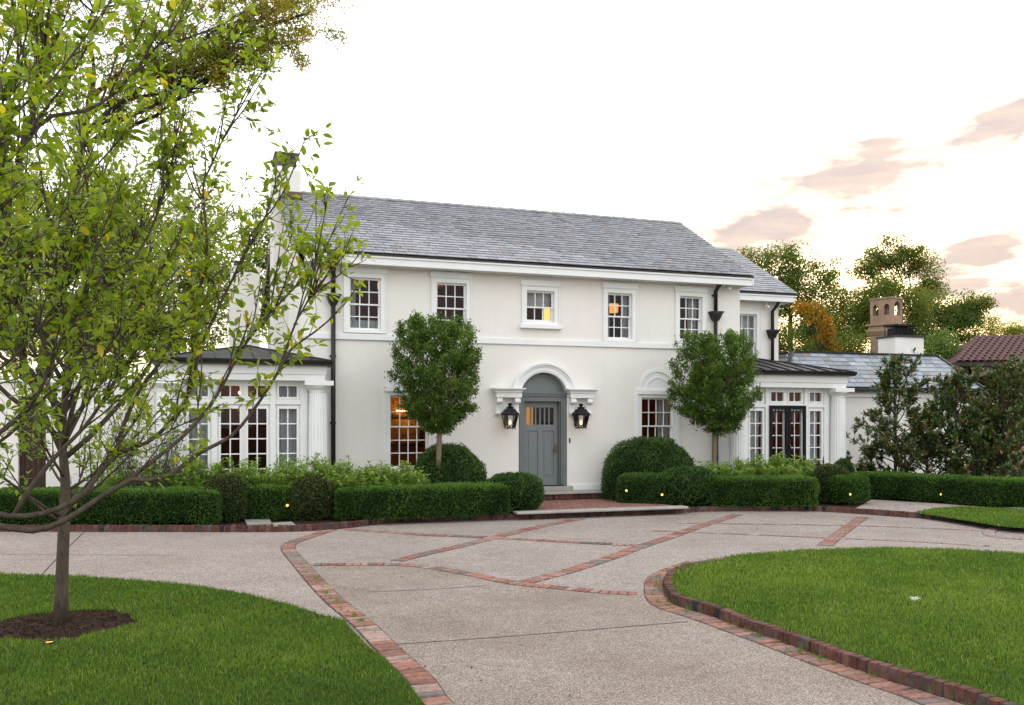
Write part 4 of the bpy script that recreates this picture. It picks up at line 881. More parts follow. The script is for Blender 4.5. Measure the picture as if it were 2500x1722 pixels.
for (x_, y_, v_), lb in (((1778, 703, -.2), 'small white security camera under the main eave corner'), ((1872, 748, RWV - .2), 'small white security camera under the rear wing eave')):
    u, z = hp(x_, y_, v_); x, y = HF(u, v_); t = thing('security_camera', lb, 'camera', (x, y, z), A, 'security cameras under the eaves')
    mb = MB(); c = MB().lathe([(.001, -.11), (.035, -.11), (.035, .07), (.04, .08), (.001, .08)], 12); mb.add([(a, c_, -b * .3 + c_ * .35) if False else (a, c_, b + c_ * .35) for a, b, c_ in c.v], c.f); mb.build('body', 'camera_white', t, True)
    zt = (5.545 if v_ < 0 else 5.56) - z; mb = MB(); mb.tube([(0, 0, .02), (0, 0, zt)], .014, 6); mb.lathe([(.035, zt - .015), (.035, zt)], 10); mb.build('mount', 'camera_white', t)

# ------------------------------------------------------------------ low slate wing on the right
WV = 1.7; x, y = HF(8.3, WV); wg = thing('side_wing', 'low white side wing with broad slate hipped roof behind the magnolias', 'house wing', (x, y, 0), A)
WL = 6.9
mb = MB(); hsw = [(3.25, 3.75, 1.1, 2.2)]; wall_with_holes(mb, -.2, WL, 0, 3.02, 0, hsw); mb.quad((WL, 0, 0), (WL, 5, 0), (WL, 5, 3.02), (WL, 0, 3.02)); mb.quad((-.2, 0, 0), (-.2, 5, 0), (-.2, 5, 3.02), (-.2, 0, 3.02)); mb.build('wall', 'stucco', wg)
sash_window(wg, 3.26, 3.74, 1.12, 2.18, 2, 2, 2, .5, lintel=False, cas=.07); MB().box(3.0, 4.0, .9, .95, .9, 2.4).build('interior_wall', 'room_light_wall', wg)
MB().box(-.2, WL + .05, -.06, .01, 2.76, 2.86).build('frieze', 'white_trim', wg)
MB().box(-.25, WL + .25, -.30, .0, 2.93, 3.03).build('gutter', 'bronze_gutter', wg, bevel=.02)
b_, t_ = (-.2, WL + .2, -.26, 5.2), (.85, WL - .45, .95, 3.8)
mb = MB().frustum(b_, t_, 3.03, 4.11); rf = mb.build('roof', 'cap_dark', wg)
slates(rf, (-12, -24, 0), [(b_[0], b_[2], 3.035), (b_[1], b_[2], 3.035), (t_[1], t_[2], 4.115), (t_[0], t_[2], 4.115)], .20, .30, SLATE_W)
slates(rf, (-12, -24, 0), [(b_[0], b_[3], 3.035), (b_[0], b_[2], 3.035), (t_[0], t_[2], 4.115), (t_[0], t_[3], 4.115)], .20, .30, SLATE_SHADE)
def capbar(p, q, wd, mat, nm):
    p, q = Vector(p), Vector(q); MBX = MB(); t = (q - p).normalized(); n = t.cross(Vector((0, 0, 1))).normalized() * wd; up = n.cross(t).normalized() * .02
    MBX.add([p - n, p + n, q + n, q - n, p - n + up * 2, p + n + up * 2, q + n + up * 2, q - n + up * 2], [(0, 3, 2, 1), (4, 5, 6, 7), (0, 1, 5, 4), (1, 2, 6, 5), (2, 3, 7, 6), (3, 0, 4, 7)]); return MBX.build(nm, mat, rf)
capbar((t_[0], t_[2], 4.13), (t_[1], t_[2], 4.13), .08, 'metal_roof', 'ridge_cap'); capbar((b_[1], b_[2], 3.07), (t_[1], t_[2], 4.13), .07, 'metal_roof', 'hip_cap'); capbar((b_[0], b_[2], 3.07), (t_[0], t_[2], 4.13), .07, 'metal_roof', 'hip_cap'); capbar((t_[0], t_[2], 4.13), (t_[0], t_[3], 4.13), .08, 'copper_cap', 'ridge_cap')
ca0, _ = hp(2186, 830, WV + 1.6); ca1, cz1 = hp(2255, 830, WV + 1.6); ca0 -= 8.3; ca1 -= 8.3; zt = hp(2220, 824, WV + 1.6)[1]
mb = MB().box(ca0, ca1, 1.6, 2.4, 3.6, zt); wc = mb.build('chimney', 'white_brick_paint', wg)
MB().box(ca0 - .04, ca1 + .04, 1.56, 2.44, zt, zt + .06).build('chimney_slab', 'cap_dark', wc)
mb = MB(); m0, m1 = ca0 + .14, ca1 - .14; mb.box(m0 - .03, m1 + .03, 1.72, 2.28, zt + .38, zt + .44); mb.box(m0, m1, 1.75, 2.25, zt + .06, zt + .10)
for i in range(8): q = m0 + (m1 - m0) * i / 7; mb.tube([(q, 1.79, zt + .06), (q, 1.79, zt + .40)], .012, 5); mb.tube([(q, 2.24, zt + .06), (q, 2.24, zt + .40)], .012, 5)
mb.box(m0 + .06, m1 - .06, 1.82, 2.18, zt + .06, zt + .33); mb.build('spark_cage', 'black_metal', wc)

# ------------------------------------------------------------------ garden wall on the left with its dark doorway, chimney block behind
gx0 = hp(44, 1000, .3)[0]; gx1 = hp(112, 1000, .3)[0]; gz = hp(80, 968, .3)[1]
x, y = HF(-12.6, .3); gw = thing('garden_wall', 'white rendered garden wall left of the pavilion behind the crabapple', 'wall', (x, y, 0), A); off = 12.6
mb = MB(); wall_with_holes(mb, -5, 3.95, 0, 2.84, 0, [(gx0 + off, gx1 + off, .3, gz)], .3); mb.quad((-5, .3, 0), (3.95, .3, 0), (3.95, .3, 2.84), (-5, .3, 2.84)); mb.build('wall', 'stucco', gw); MB().box(-5, 3.95, -.05, .36, 2.84, 2.92).build('coping', 'white_trim', gw)
mb = MB().box(gx0 + off, gx1 + off, .16, .22, .3, gz)
for i in range(5): q = gx0 + off + (gx1 - gx0) * (i + .5) / 5; mb.box(q - .04, q + .04, .145, .16, .3, gz)
mb.build('door', 'dark_wood_and_shade', gw)
b0 = hp(563, 700, 5.2)[0]; b1 = hp(634, 700, 5.2)[0]; bz = hp(600, 650, 5.2)[1]
x, y = HF((b0 + b1) / 2, 5.2); t = thing('rear_chimney', 'broad beige chimney block behind the left pavilion roof', 'chimney', (x, y, 0), A); hw = (b1 - b0) / 2
MB().box(-hw, hw, 0, 1.2, 0, bz).build('shaft', 'stucco', t); MB().box(-hw + .1, hw - .25, .1, 1.1, bz, bz + .16).build('cap', 'cap_dark', t)

# ------------------------------------------------------------------ neighbour: stone chimney, tiled loggia house
YN = 38.0
cx_, _, ztop = at(2178, 724, YN); t = thing('stone_chimney', 'weathered tan stone chimney with arched openings rising among the trees', 'chimney', (cx_, YN, 0), R(42))
w1 = .95; zb = at(2178, 786, YN)[2]; a0 = -.6
mb = MB(); mb.box(0, w1, 0, w1, 0, zb - .55); mb.frustum((-.0, w1, 0, w1), (-.12, w1 + .12, -.12, w1 + .12), zb - .55, zb - .35); mb.box(-.12, w1 + .12, -.12, w1 + .12, zb - .35, zb - .27); mb.box(-.06, w1 + .06, -.06, w1 + .06, zb - .27, zb - .12); mb.box(-.14, w1 + .14, -.14, w1 + .14, zb - .12, zb - .04); mb.build('shaft', 'old_stone', t)
def arch_panel(mb, n, wd, z0, z1, place):
    k = wd / n; r = k * .27; zs = z0 + (z1 - z0) * .66
    for i in range(n):
        c = k * (i + .5); pts = [(c + r * math.cos(a), zs + r * math.sin(a)) for a in [math.pi * j / 10 for j in range(11)]]; zl = z0 + (z1 - z0) * .34
        L, Rr = k * i, k * (i + 1)
        for poly in ([(L, z0), (Rr, z0), (Rr, zl), (L, zl)], [(L, zl), (c - r, zl), (c - r, zs), (L, zs)], [(c + r, zl), (Rr, zl), (Rr, zs), (c + r, zs)],
                     [(Rr, zs)] + [(Rr, z1), (c, z1)] + list(reversed(pts[:6])), [(c, z1), (L, z1), (L, zs)] + list(reversed(pts[5:]))):
            mb.add([place(a, b, 0) for a, b in poly], [tuple(range(len(poly)))])
        ring = [(c - r, zl), (c + r, zl)] + pts
        for (p, q), (p2, q2) in zip(ring, ring[1:] + ring[:1]): mb.quad(place(p, q, 0), place(p2, q2, 0), place(p2, q2, .14), place(p, q, .14))
mb = MB()
arch_panel(mb, 2, w1, zb - .04, ztop - .06, lambda a, z, d: (d, w1 - a, z)); arch_panel(mb, 1, w1, zb - .04, ztop - .06, lambda a, z, d: (a, d, z)); arch_panel(mb, 2, w1, zb - .04, ztop - .06, lambda a, z, d: (w1 - d, a, z)); arch_panel(mb, 1, w1, zb - .04, ztop - .06, lambda a, z, d: (w1 - a, w1 - d, z))
mb.box(-.04, w1 + .04, -.04, w1 + .04, ztop - .06, ztop); mb.box(.25, w1 - .25, .25, w1 - .25, zb - .05, ztop - .06); mb.build('arched_head', 'old_stone', t)
YL = 33.0; x0, _, ze = at(2352, 888, YL); nh = thing('neighbour_house', 'tan neighbouring house with dark red tiled roof and arched loggia at right edge', 'house', (x0, YL, 0), R(-12))
zt_ = at(2352, 833, YL + 3)[2]; WN = 9.0
mb = MB(); zsp = ze - .75
def loggia(mb, c, r, z0, zs): pass
cols = [0.35, 2.35, 4.35, 6.35, 8.35]
pil = .22
for i, c in enumerate(cols): mb.box(c - pil / 2, c + pil / 2, .3, .62, 0, zsp)
for c0, c1 in zip(cols, cols[1:]):
    a, b = c0 + pil / 2, c1 - pil / 2; m_, r_ = (a + b) / 2, (b - a) / 2; pts = [(m_ + r_ * math.cos(t_a), zsp + r_ * .52 * math.sin(t_a)) for t_a in [math.pi * j / 20 for j in range(21)]]
    poly = [(c1, zsp), (c1, ze - .12), (c0, ze - .12), (c0, zsp)] + list(reversed(pts)); mb.add([(p, .3, q) for p, q in poly], [tuple(range(len(poly)))])
    for (p, q), (p2, q2) in zip(pts, pts[1:]): mb.quad((p, .3, q), (p2, .3, q2), (p2, .62, q2), (p, .62, q))
mb.build('arcade', 'beige_stucco', nh)
mb = MB(); mb.quad((0, 5.0, 0), (WN, 5.0, 0), (WN, 5.0, ze), (0, 5.0, ze)); mb.quad((.25, .3, 0), (.25, 6, 0), (.25, 6, ze), (.25, .3, ze)); mb.quad((0, .62, ze - .1), (WN, .62, ze - .1), (WN, 5, ze - .1), (0, 5, ze - .1)); mb.build('wall', 'dark_wood_and_shade', nh)  # loggia back wall and ceiling coloured dark, deep shade put into the colour
MB().box(.3, WN - .2, .3, 5.0, -.02, 1.2).build('terrace', 'old_stone', nh)
mb = MB()
for c0, c1 in zip(cols, cols[1:]):
    mb.box(c0 + .1, c1 - .1, .42, .46, 2.12, 2.16)
    for i in range(12): q = c0 + .15 + (c1 - c0 - .3) * i / 11; mb.box(q - .01, q + .01, .43, .45, 1.2, 2.12)
mb.build('railing', 'black_metal', nh)
for c in cols: MB().frustum((c - .14, c + .14, .26, .66), (c - .2, c + .2, .2, .72), zsp - .16, zsp).build('capital', 'beige_stucco', nh)
MB().box(-.35, WN, -.42, 0.35, ze - .12, ze + .02).build('gutter', 'bronze_gutter', nh)
mb = MB(); q = [(-.35, -.4, ze + .03), (WN, -.4, ze + .03), (WN, 4.0, zt_ + .25), (1.6, 4.0, zt_ + .25)]; mb.add(q + [(-.35, 8.4, ze + .03), (WN, 8.4, ze + .03)], [(0, 1, 2, 3), (0, 3, 4), (3, 2, 5, 4)]); nr = mb.build('roof', 'roof_tile', nh)
# barrel tiles in courses on the front slope
tb = MB(); n = 6; L_ = .46
tb.add([(.11 * math.cos(math.pi * i / n), y_, .07 * math.sin(math.pi * i / n)) for y_ in (0, L_) for i in range(n + 1)], [(i, i + 1, i + n + 2, i + n + 1) for i in range(n)]); tmesh = tb.mesh('roof_tile', 'roof_tile', True)
eu = Vector((1, 0, 0)); bl, tl = Vector(q[0]), Vector(q[3]); up = Vector((0, q[3][1] - q[0][1], q[3][2] - q[0][2])); hg = up.length; up.normalize(); nn = eu.cross(up); cnt = 0
for r in range(int(hg / .40)):
    f = r * .40 / hg; xa = -.35 + 1.95 * f
    for i in range(int((min(WN, 6.5) - xa) / .235)):
        if cnt >= 300: break
        o = link(tmesh, 'roof_tile', nr); cnt += 1; xf(o, T3(Vector((xa + .14 + i * .235, q[0][1], q[0][2])) + up * (r * .40 - .02) + nn * .02, eu, (up - nn * .04).normalized(), nn))

# ------------------------------------------------------------------ clipped hedges and shrubs
def rounded_core(h, r, n=5):
    bm = bmesh.new(); bmesh.ops.create_cube(bm, size=2.0); bmesh.ops.subdivide_edges(bm, edges=bm.edges[:], cuts=n, use_grid_fill=True)
    hx = np.array(h) - .035
    for v in bm.verts:
        q = np.array(v.co) * hx; c = np.clip(q, -(hx - r), hx - r); d = q - c; l = np.linalg.norm(d); v.co = c + (d / l * r if l > 1e-6 else d)
    return bm
def bm_obj(bm, name, mat, parent, smooth=True):
    m = bpy.data.meshes.new(name); bm.to_mesh(m); bm.free(); m.materials.append(MATS[mat])
    if smooth: m.polygons.foreach_set('use_smooth', [True] * len(m.polygons))
    return link(m, name, parent)
def hedge(label, a, b, depth, top, base=.095, r=.12, mat='leaf_hedge', dens=2600, size=.040):
    """clipped hedge: front foot runs from a to b, `depth` deep, up to height `top`"""
    a, b = Vector(a), Vector(b); L = (b - a).length; ang = math.atan2(b.y - a.y, b.x - a.x); n2 = Vector((-math.sin(ang), math.cos(ang))); c = (a + b) / 2 + n2 * depth / 2; hz = (top - base) / 2
    t = thing('clipped_hedge', label, 'hedge', (c.x, c.y, base), ang, 'clipped box hedges'); h = np.array([L / 2, depth / 2, hz]); shift = np.array([0, 0, hz])
    o = bm_obj(rounded_core(h, r), 'core', 'hedge_core', t); o.location = (0, 0, hz)
    areas = np.array([L * depth, L * hz * 2, L * hz * 2, depth * hz * 2, depth * hz * 2]); n = int(areas.sum() * dens); fi = rng.choice(5, n, p=areas / areas.sum()); q = rng.uniform(-1, 1, (n, 3)) * h
    q[fi == 0, 2] = h[2]; q[fi == 1, 1] = -h[1]; q[fi == 2, 1] = h[1]; q[fi == 3, 0] = -h[0]; q[fi == 4, 0] = h[0]
    q = q[fi != 2] if True else q; n = len(q); cc = np.clip(q, -(h - r), h - r); d = q - cc; nr_ = unit(d + 1e-9); p = cc + nr_ * r
    wv = wob(p + c.x, 2.2) * .022 + wob(p * 1.0 + 3, 8.0) * .020; p = p + nr_ * (wv[:, None] + rng.uniform(-.035, .018, (n, 1)) + (rng.random((n, 1)) < .02) * rng.uniform(0, .05, (n, 1)))
    D = unit(nr_ * rng.uniform(.2, 1.1, (n, 1)) + rdir(n) * .75 + np.array([0, 0, .35])); tint = np.clip(.33 + np.clip(nr_[:, 2], 0, 1) * .34 + wv * 9 + rng.normal(0, .2, n), 0, 1)  # upward-facing leaves tinted lighter: light from above put into the colour
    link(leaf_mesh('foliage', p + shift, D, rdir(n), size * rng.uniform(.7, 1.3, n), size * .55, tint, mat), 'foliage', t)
    return t
def globe(label, c, rx, rz, base, mat='leaf_box', dens=2600, size=.038, flat=1.0, lump=.05, name='clipped_shrub', ry=None, ell=2.0, group='clipped shrubs'):
    ry = ry or rx; t = thing(name, label, 'shrub', (c[0], c[1], base), 0, group)
    bm = bmesh.new(); bmesh.ops.create_icosphere(bm, subdivisions=4, radius=1.0)
    def shape(d):
        m = (np.abs(d) ** ell).sum(1) ** (1 / ell); d = d / m[:, None]; k = 1 + lump * wob(d * 2.2 + c[0], 1.3) + lump * .8 * wob(d * 6 + c[1], 1.4) + lump * .8 * wob(d * 13 + c[0], 1.5); return d * k[:, None], k
    co = np.array([v.co[:] for v in bm.verts]); sp, _ = shape(co)
    for v, p in zip(bm.verts, sp): v.co = (p[0] * rx * .93, p[1] * ry * .93, max(p[2] * rz * .93 + rz * flat, 0.0))
    bm_obj(bm, 'core', 'hedge_core', t)
    n = int(4 * math.pi * ((rx * ry) ** 1.6 / 3 + 2 * (rx * rz) ** 1.6 / 3) ** (1 / 1.6) * dens); d = rdir(n); d = d[d[:, 1] < .55]; n = len(d); sp, k = shape(d)
    p = sp * np.array([rx, ry, rz]); p = p * (1 + rng.uniform(-.05, .02, (n, 1))); p[:, 2] += rz * flat; keep = p[:, 2] > .01; p, d, k = p[keep], d[keep], k[keep]; n = len(p)
    D = unit(d * rng.uniform(.2, 1.1, (n, 1)) + rdir(n) * .8 + np.array([0, 0, .3])); tint = np.clip(.36 + np.clip(d[:, 2], 0, 1) * .2 + (k - 1) * 4.5 + rng.normal(0, .2, n), 0, 1)  # tops and lumps tinted lighter, hollows darker: shading put into the leaf colour
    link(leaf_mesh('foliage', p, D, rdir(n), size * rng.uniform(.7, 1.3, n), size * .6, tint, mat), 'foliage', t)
    return t
B0 = .095
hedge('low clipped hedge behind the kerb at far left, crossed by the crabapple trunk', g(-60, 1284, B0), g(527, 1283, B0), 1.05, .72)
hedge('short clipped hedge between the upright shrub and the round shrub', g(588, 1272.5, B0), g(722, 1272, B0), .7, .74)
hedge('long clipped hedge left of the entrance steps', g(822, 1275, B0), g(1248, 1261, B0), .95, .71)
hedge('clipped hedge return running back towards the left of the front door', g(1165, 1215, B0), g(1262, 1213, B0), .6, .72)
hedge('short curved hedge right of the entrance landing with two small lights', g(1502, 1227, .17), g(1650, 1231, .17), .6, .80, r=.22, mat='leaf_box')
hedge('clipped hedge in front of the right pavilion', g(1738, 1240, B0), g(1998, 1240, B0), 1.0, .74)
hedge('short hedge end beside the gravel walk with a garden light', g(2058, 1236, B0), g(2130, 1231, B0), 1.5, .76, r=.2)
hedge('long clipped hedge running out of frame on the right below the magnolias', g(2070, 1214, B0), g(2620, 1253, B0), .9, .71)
def px_globe(label, x0, x1, yt, yb, **kw):
    xc = (x0 + x1) / 2; X, Y = g(xc, yb, B0); rx = (x1 - x0) / 2 / F * Y; Y += rx; X = (xc - CX) / F * Y; rx = (x1 - x0) / 2 / F * Y; zt = H + (HY - yt) / F * (Y - .3 * rx)
    rz = (zt - B0) / 2; return globe(label, (X, Y), rx, rz, B0, **kw)
px_globe('upright brownish clipped shrub between the two left hedges', 508, 600, 1160, 1279, mat='leaf_yew', ell=3.2, lump=.04)
px_globe('rounded dark shrub before the left pavilion by two flagstones', 712, 809, 1160, 1274, mat='leaf_yew', ell=2.6, lump=.05)
px_globe('round boxwood ball at the left end of the entrance landing', 1186, 1324, 1157, 1257, ell=2.5, lump=.05)
px_globe('round boxwood ball right of the entrance landing', 1612, 1752, 1141, 1241, ell=2.5, lump=.05)
px_globe('upright clipped shrub at the right end of the pavilion hedge', 1988, 2068, 1136, 1232, mat='leaf_yew', ell=3.0)
def place_globe(label, x0, x1, yt, v, **kw):
    Y = None; xc = (x0 + x1) / 2; dx = (xc - CX) / F; Y = (v - OX * SA + OZ * CA) / (-dx * SA + CA); rx = (x1 - x0) / 2 / F * Y; zt = H + (HY - yt) / F * Y; rz = zt - B0 - .25
    return globe(label, (dx * Y, Y), rx, rz, B0, flat=.25 / rz, **kw)
place_globe('broad boxwood dome under the left ground floor window', 1001, 1190, 1086, -1.1, ell=2.2, lump=.05)
place_globe('largest boxwood dome right of the front door', 1472, 1700, 1068, -1.0, ell=2.3, lump=.055, ry=.92)
place_globe('small dark boxwood dome at the foot of the right pavilion column', 2028, 2090, 1121, -1.0, lump=.03)
place_globe('small dark boxwood tucked beside the right pavilion doors', 1862, 1900, 1130, -1.2, lump=.03)

# ------------------------------------------------------------------ leafy flowering plants behind the hedges
def hydrangea(label, x, y, w_, hgt):
    t = thing('hydrangea', label, 'plant', (x, y, B0), rng.uniform(0, 6), 'leafy hydrangeas behind the hedges'); st_ = MB(); P, D, T = [], [], []
    n = int(54 * w_ / .8)
    for i in range(n):
        a = rng.uniform(0, 6.283); r = w_ / 2 * math.sqrt(rng.random()); hh = hgt * (1 - .35 * (2 * r / w_) ** 2) * rng.uniform(.78, 1.12)
        tip = np.array([r * math.cos(a) * 1.05, r * math.sin(a) * 1.05, hh]); foot = np.array([r * .4 * math.cos(a), r * .4 * math.sin(a), 0]); st_.tube([foot, foot * .3 + tip * .7 - [0, 0, hh * .12], tip], [.006, .005, .003], 4)
        m = 44; f = rng.uniform(.22, 1.0, m) ** .8; q = foot[None] * (1 - f[:, None]) + tip[None] * f[:, None]; az_ = rng.uniform(0, 6.283, m)
        d = unit(np.c_[np.cos(az_), np.sin(az_), rng.uniform(.1, .9, m)]); P.append(q + d * .02); D.append(d); T.append(np.clip(.25 + f * .45 + rng.normal(0, .14, m), 0, 1))
    P, D, T = np.concatenate(P), np.concatenate(D), np.concatenate(T); k = len(P)
    link(leaf_mesh('foliage', P, D, np.tile([0, 0, 1.0], (k, 1)) + rdir(k) * .3, rng.uniform(.07, .125, k), rng.uniform(.036, .06, k), T, 'leaf_hydrangea'), 'foliage', t); st_.build('stems', 'bark_tan', t)
places = [('left of the french doors under the crabapple limbs', 285, 1.0), ('at the left sidelight of the left pavilion', 385, 1.05), ('left of centre before the left pavilion doors', 470, 1.05), ('before the middle of the left pavilion doors', 545, 1.08),
          ('before the right leaf of the left pavilion doors', 615, 1.12), ('before the right sidelight of the left pavilion', 690, 1.15), ('before the fluted column of the left pavilion', 765, 1.1), ('at the foot of the left downspout', 845, 1.0),
          ('left of the left ground floor window', 915, 1.02), ('before the left ground floor window', 985, 1.0)]
for lb, xp, hh in places:
    dx = (xp - CX) / F; Y = (-2.15 - OX * SA + OZ * CA) / (-dx * SA + CA); Y = max(Y, 18.4) if xp < 740 else Y; hydrangea('light green hydrangea ' + lb, dx * Y, Y + rng.uniform(-.05, .05), .85 if xp < 740 else 1.0, hh + .14 - B0 + rng.uniform(-.05, .10))
for lb, xp, hh in [('beside the right standard tree trunk', 1728, .95), ('right of the right standard tree', 1790, 1.08), ('before the left sidelight of the right pavilion', 1850, 1.05), ('before the iron railing', 1910, 1.12), ('before the right pavilion right sidelight', 1968, 1.0)]:
    dx = (xp - CX) / F; Y = (-2.05 - OX * SA + OZ * CA) / (-dx * SA + CA); hydrangea('light green hydrangea ' + lb, dx * Y, Y, .95, hh + .08 - B0)

# ------------------------------------------------------------------ trees
def limb(p0, d0, L, n, wander, up=0.0, bend=None):
    pts = [np.array(p0, float)]; d = np.array(d0, float) / np.linalg.norm(d0)
    for i in range(n):
        d = d + rng.normal(0, wander, 3) + np.array([0, 0, up]); d /= np.linalg.norm(d); pts.append(pts[-1] + d * L / n)
    return np.array(pts)
def along_path(P, f):
    seg = np.linalg.norm(np.diff(P, axis=0), axis=1); s = np.r_[0, np.cumsum(seg)]; q = f * s[-1]; i = min(np.searchsorted(s, q, side='right') - 1, len(P) - 2); k = (q - s[i]) / max(seg[i], 1e-9)
    return P[i] * (1 - k) + P[i + 1] * k, (P[i + 1] - P[i]) / max(seg[i], 1e-9)
def standard_tree(label, x, y, crown_z0, crown_z1, rad, trunk_r=.062):
    t = thing('standard_tree', label, 'tree', (x, y, B0), 0, 'clipped standard trees flanking the door'); z0, z1 = crown_z0 - B0, crown_z1 - B0
    tr = MB(); tr.tube([(0, 0, 0), (.015, 0, .5), (-.01, .01, 1.0), (.01, 0, z0 + .1), (0, 0, z0 + .6)], [trunk_r * 1.15, trunk_r, trunk_r * .95, trunk_r * .9, trunk_r * .6], 10)
    P = []; D = []
    for i in range(34):
        a = i * 2.4; f = rng.uniform(0, 1); zz = z0 + .05 + f * (z1 - z0) * .35; e = rng.uniform(.5, 1.25); p = limb((0, 0, zz), (math.cos(a) * math.cos(e), math.sin(a) * math.cos(e), math.sin(e)), rng.uniform(.7, 1.4), 5, .08, .05)
        tr.tube([tuple(q) for q in p], np.linspace(.022, .006, 6), 5)
    tr.build('trunk', 'bark_tan', t, True)
    hz = (z1 - z0) / 2; nc = 430
    zz = rng.uniform(-1, 1, nc); aa = rng.uniform(0, 6.283, nc); rr = rng.random(nc) ** .45
    R_ = np.interp(zz, [-1, -.88, -.65, -.35, 0, .5, .85, 1], [.22, .48, .78, .95, 1.0, .97, .90, .68]) * rad * rr * (1 + .07 * np.sin(aa * 3 + x) + .05 * np.sin(aa * 7 + zz * 5))
    C = np.c_[R_ * np.cos(aa), R_ * np.sin(aa), z0 + hz + zz * hz]; C[:, 2] += wob(C + 5, 2.5) * .08; O = unit(C - np.array([0, 0, z0 + hz * .35])); P, D, T, Q = [], [], [], []
    for c, o_, r_ in zip(C, O, rr):
        L = rng.uniform(.10, .22) if r_ > .6 else .2; d = o_ * .9 + rng.normal(0, .3, 3) + [0, 0, .35]; d /= np.linalg.norm(d); m = int(rng.uniform(60, 115)); f = rng.random(m)
        P.append(c + d * (f[:, None] - .45) * L * 1.4 + rng.normal(0, .055, (m, 3)) * (1.25 - .7 * f[:, None])); D.append(unit(d * .7 + rdir(m) * .9)); T.append(np.clip(.36 + rng.normal(0, .10) + f * .16 + rng.normal(0, .15, m), 0, 1))
    P, D, T = map(np.concatenate, (P, D, T)); m = len(P)
    link(leaf_mesh('crown', P, D, rdir(m) * .5 + [0, 0, 1], rng.uniform(.045, .082, m), rng.uniform(.028, .045, m), T, 'leaf_standard'), 'crown', t)
def std(label, xc, yt, yb, wpx, v):
    dx = (xc - CX) / F; Y = (v - OX * SA + OZ * CA) / (-dx * SA + CA); standard_tree(label, dx * Y, Y, H + (HY - yb) / F * Y, H + (HY - yt) / F * Y, wpx / 2 / F * Y)
std('clipped standard tree with dense green head left of the front door', 1072, 788, 1048, 208, -1.6)
std('clipped standard tree with dense green head between door and right pavilion', 1745, 826, 1050, 206, -1.65)

def magnolia(label, x, y, hgt, rad, n_br=26, seed=0):
    t = thing('magnolia_tree', label, 'tree', (x, y, B0), 0, 'bronze-leaved magnolias by the right wing'); tr = MB(); tr.tube([(0, 0, 0), (.03, .02, hgt * .4), (-.02, 0, hgt * .75), (0, 0, hgt * .97)], [.05, .04, .025, .008], 8); P, D, T, C = [], [], [], []
    for i in range(n_br):
        f = (i + rng.random()) / n_br; a = i * 2.4 + rng.uniform(-.4, .4); L = rad * (1.05 - .66 * f) * rng.uniform(.6, 1.3); e = .25 + f * .75; p = limb((0, 0, hgt * (.04 + .88 * f)), (math.cos(a) * math.cos(e), math.sin(a) * math.cos(e), math.sin(e)), L, 5, .10, .07)
        tr.tube([tuple(q) for q in p], np.linspace(.018, .005, 6), 5)
        for k in range(20):
            b0_, dd = along_path(p, rng.uniform(.3, 1.0)); q = limb(b0_, dd + rng.normal(0, .6, 3) + [0, 0, .3], rng.uniform(.12, .32), 2, .1); tr.tube([tuple(s) for s in q], [.006, .005, .004], 4); C.append((q[-1], q[-1] - q[0]))
    for c, ax in C:
        m = 11; ax = ax / np.linalg.norm(ax); d = unit(rdir(m) * .95 + ax * .75 + [0, 0, .12]); P.append(np.tile(c, (m, 1)) - ax * rng.uniform(0, .10, (m, 1))); D.append(d); br = .34 if rng.random() < .80 else .80; T.append(np.clip(br + .22 * rng.normal(size=m), 0, 1))
    P, D, T = map(np.concatenate, (P, D, T)); n = len(P); L = rng.uniform(.09, .155, n); U = rdir(n) * .5 + np.array([0, 0, 1.0])
    dist = rng.permutation(n); pk = dist[:120]; rest = dist[120:]
    link(leaf_mesh('crown', P[rest], D[rest], U[rest], L[rest], L[rest] * .42, T[rest], 'leaf_magnolia', .18), 'crown', t); tr.build('trunk', 'bark_grey', t, True); leaf_parts(t, P[pk], D[pk], U[pk], L[pk], L[pk] * .42, T[pk], 'leaf_magnolia')
LP = {}
def leaf_parts(parent, P, D, U, L, W, T, mat, rot=None):
    """the leaves that show largest, each an object of its own sharing a few meshes"""
    S, Nn = basis(D, U)
    for i in range(len(P)):
        b_ = int(T[i] * 5.99); key = (mat, b_)
        if key not in LP:
            LP[key] = nice_leaves('leaf', np.zeros((1, 3)), np.array([[0, 1.0, 0]]), np.array([[0, 0, 1.0]]), np.array([1.0]), np.array([.5]), np.array([(b_ + .5) / 6]), mat)
        o = link(LP[key], 'leaf', parent); k = W[i] / L[i] / .5
        xf(o, T3(P[i], S[i] * L[i] * k, D[i] * L[i], Nn[i] * L[i]))
for lb, xp, Y, yt, rad in [('tall magnolia with bronze leaves standing left of the group by the white wing', 2185, 24.6, 858, 1.5), ('middle magnolia of the group before the wing corner', 2335, 23.9, 893, 1.45), ('rightmost magnolia at the edge of the frame below the loggia', 2450, 22.6, 880, 1.35),
                             ('low bushy magnolia between the left and middle ones', 2262, 23.6, 985, 1.35), ('low bushy magnolia at the far right behind the long hedge', 2415, 22.9, 1000, 1.3), ('small young magnolia sprig left of the group', 2128, 24.2, 1105, .3)]:
    magnolia(lb, (xp - CX) / F * Y, Y, H + (HY - yt) / F * Y - B0 - (.42 if rad > 1.25 else 0), rad * 1.12, 30 if rad > 1.2 else (30 if rad > 1 else 5))
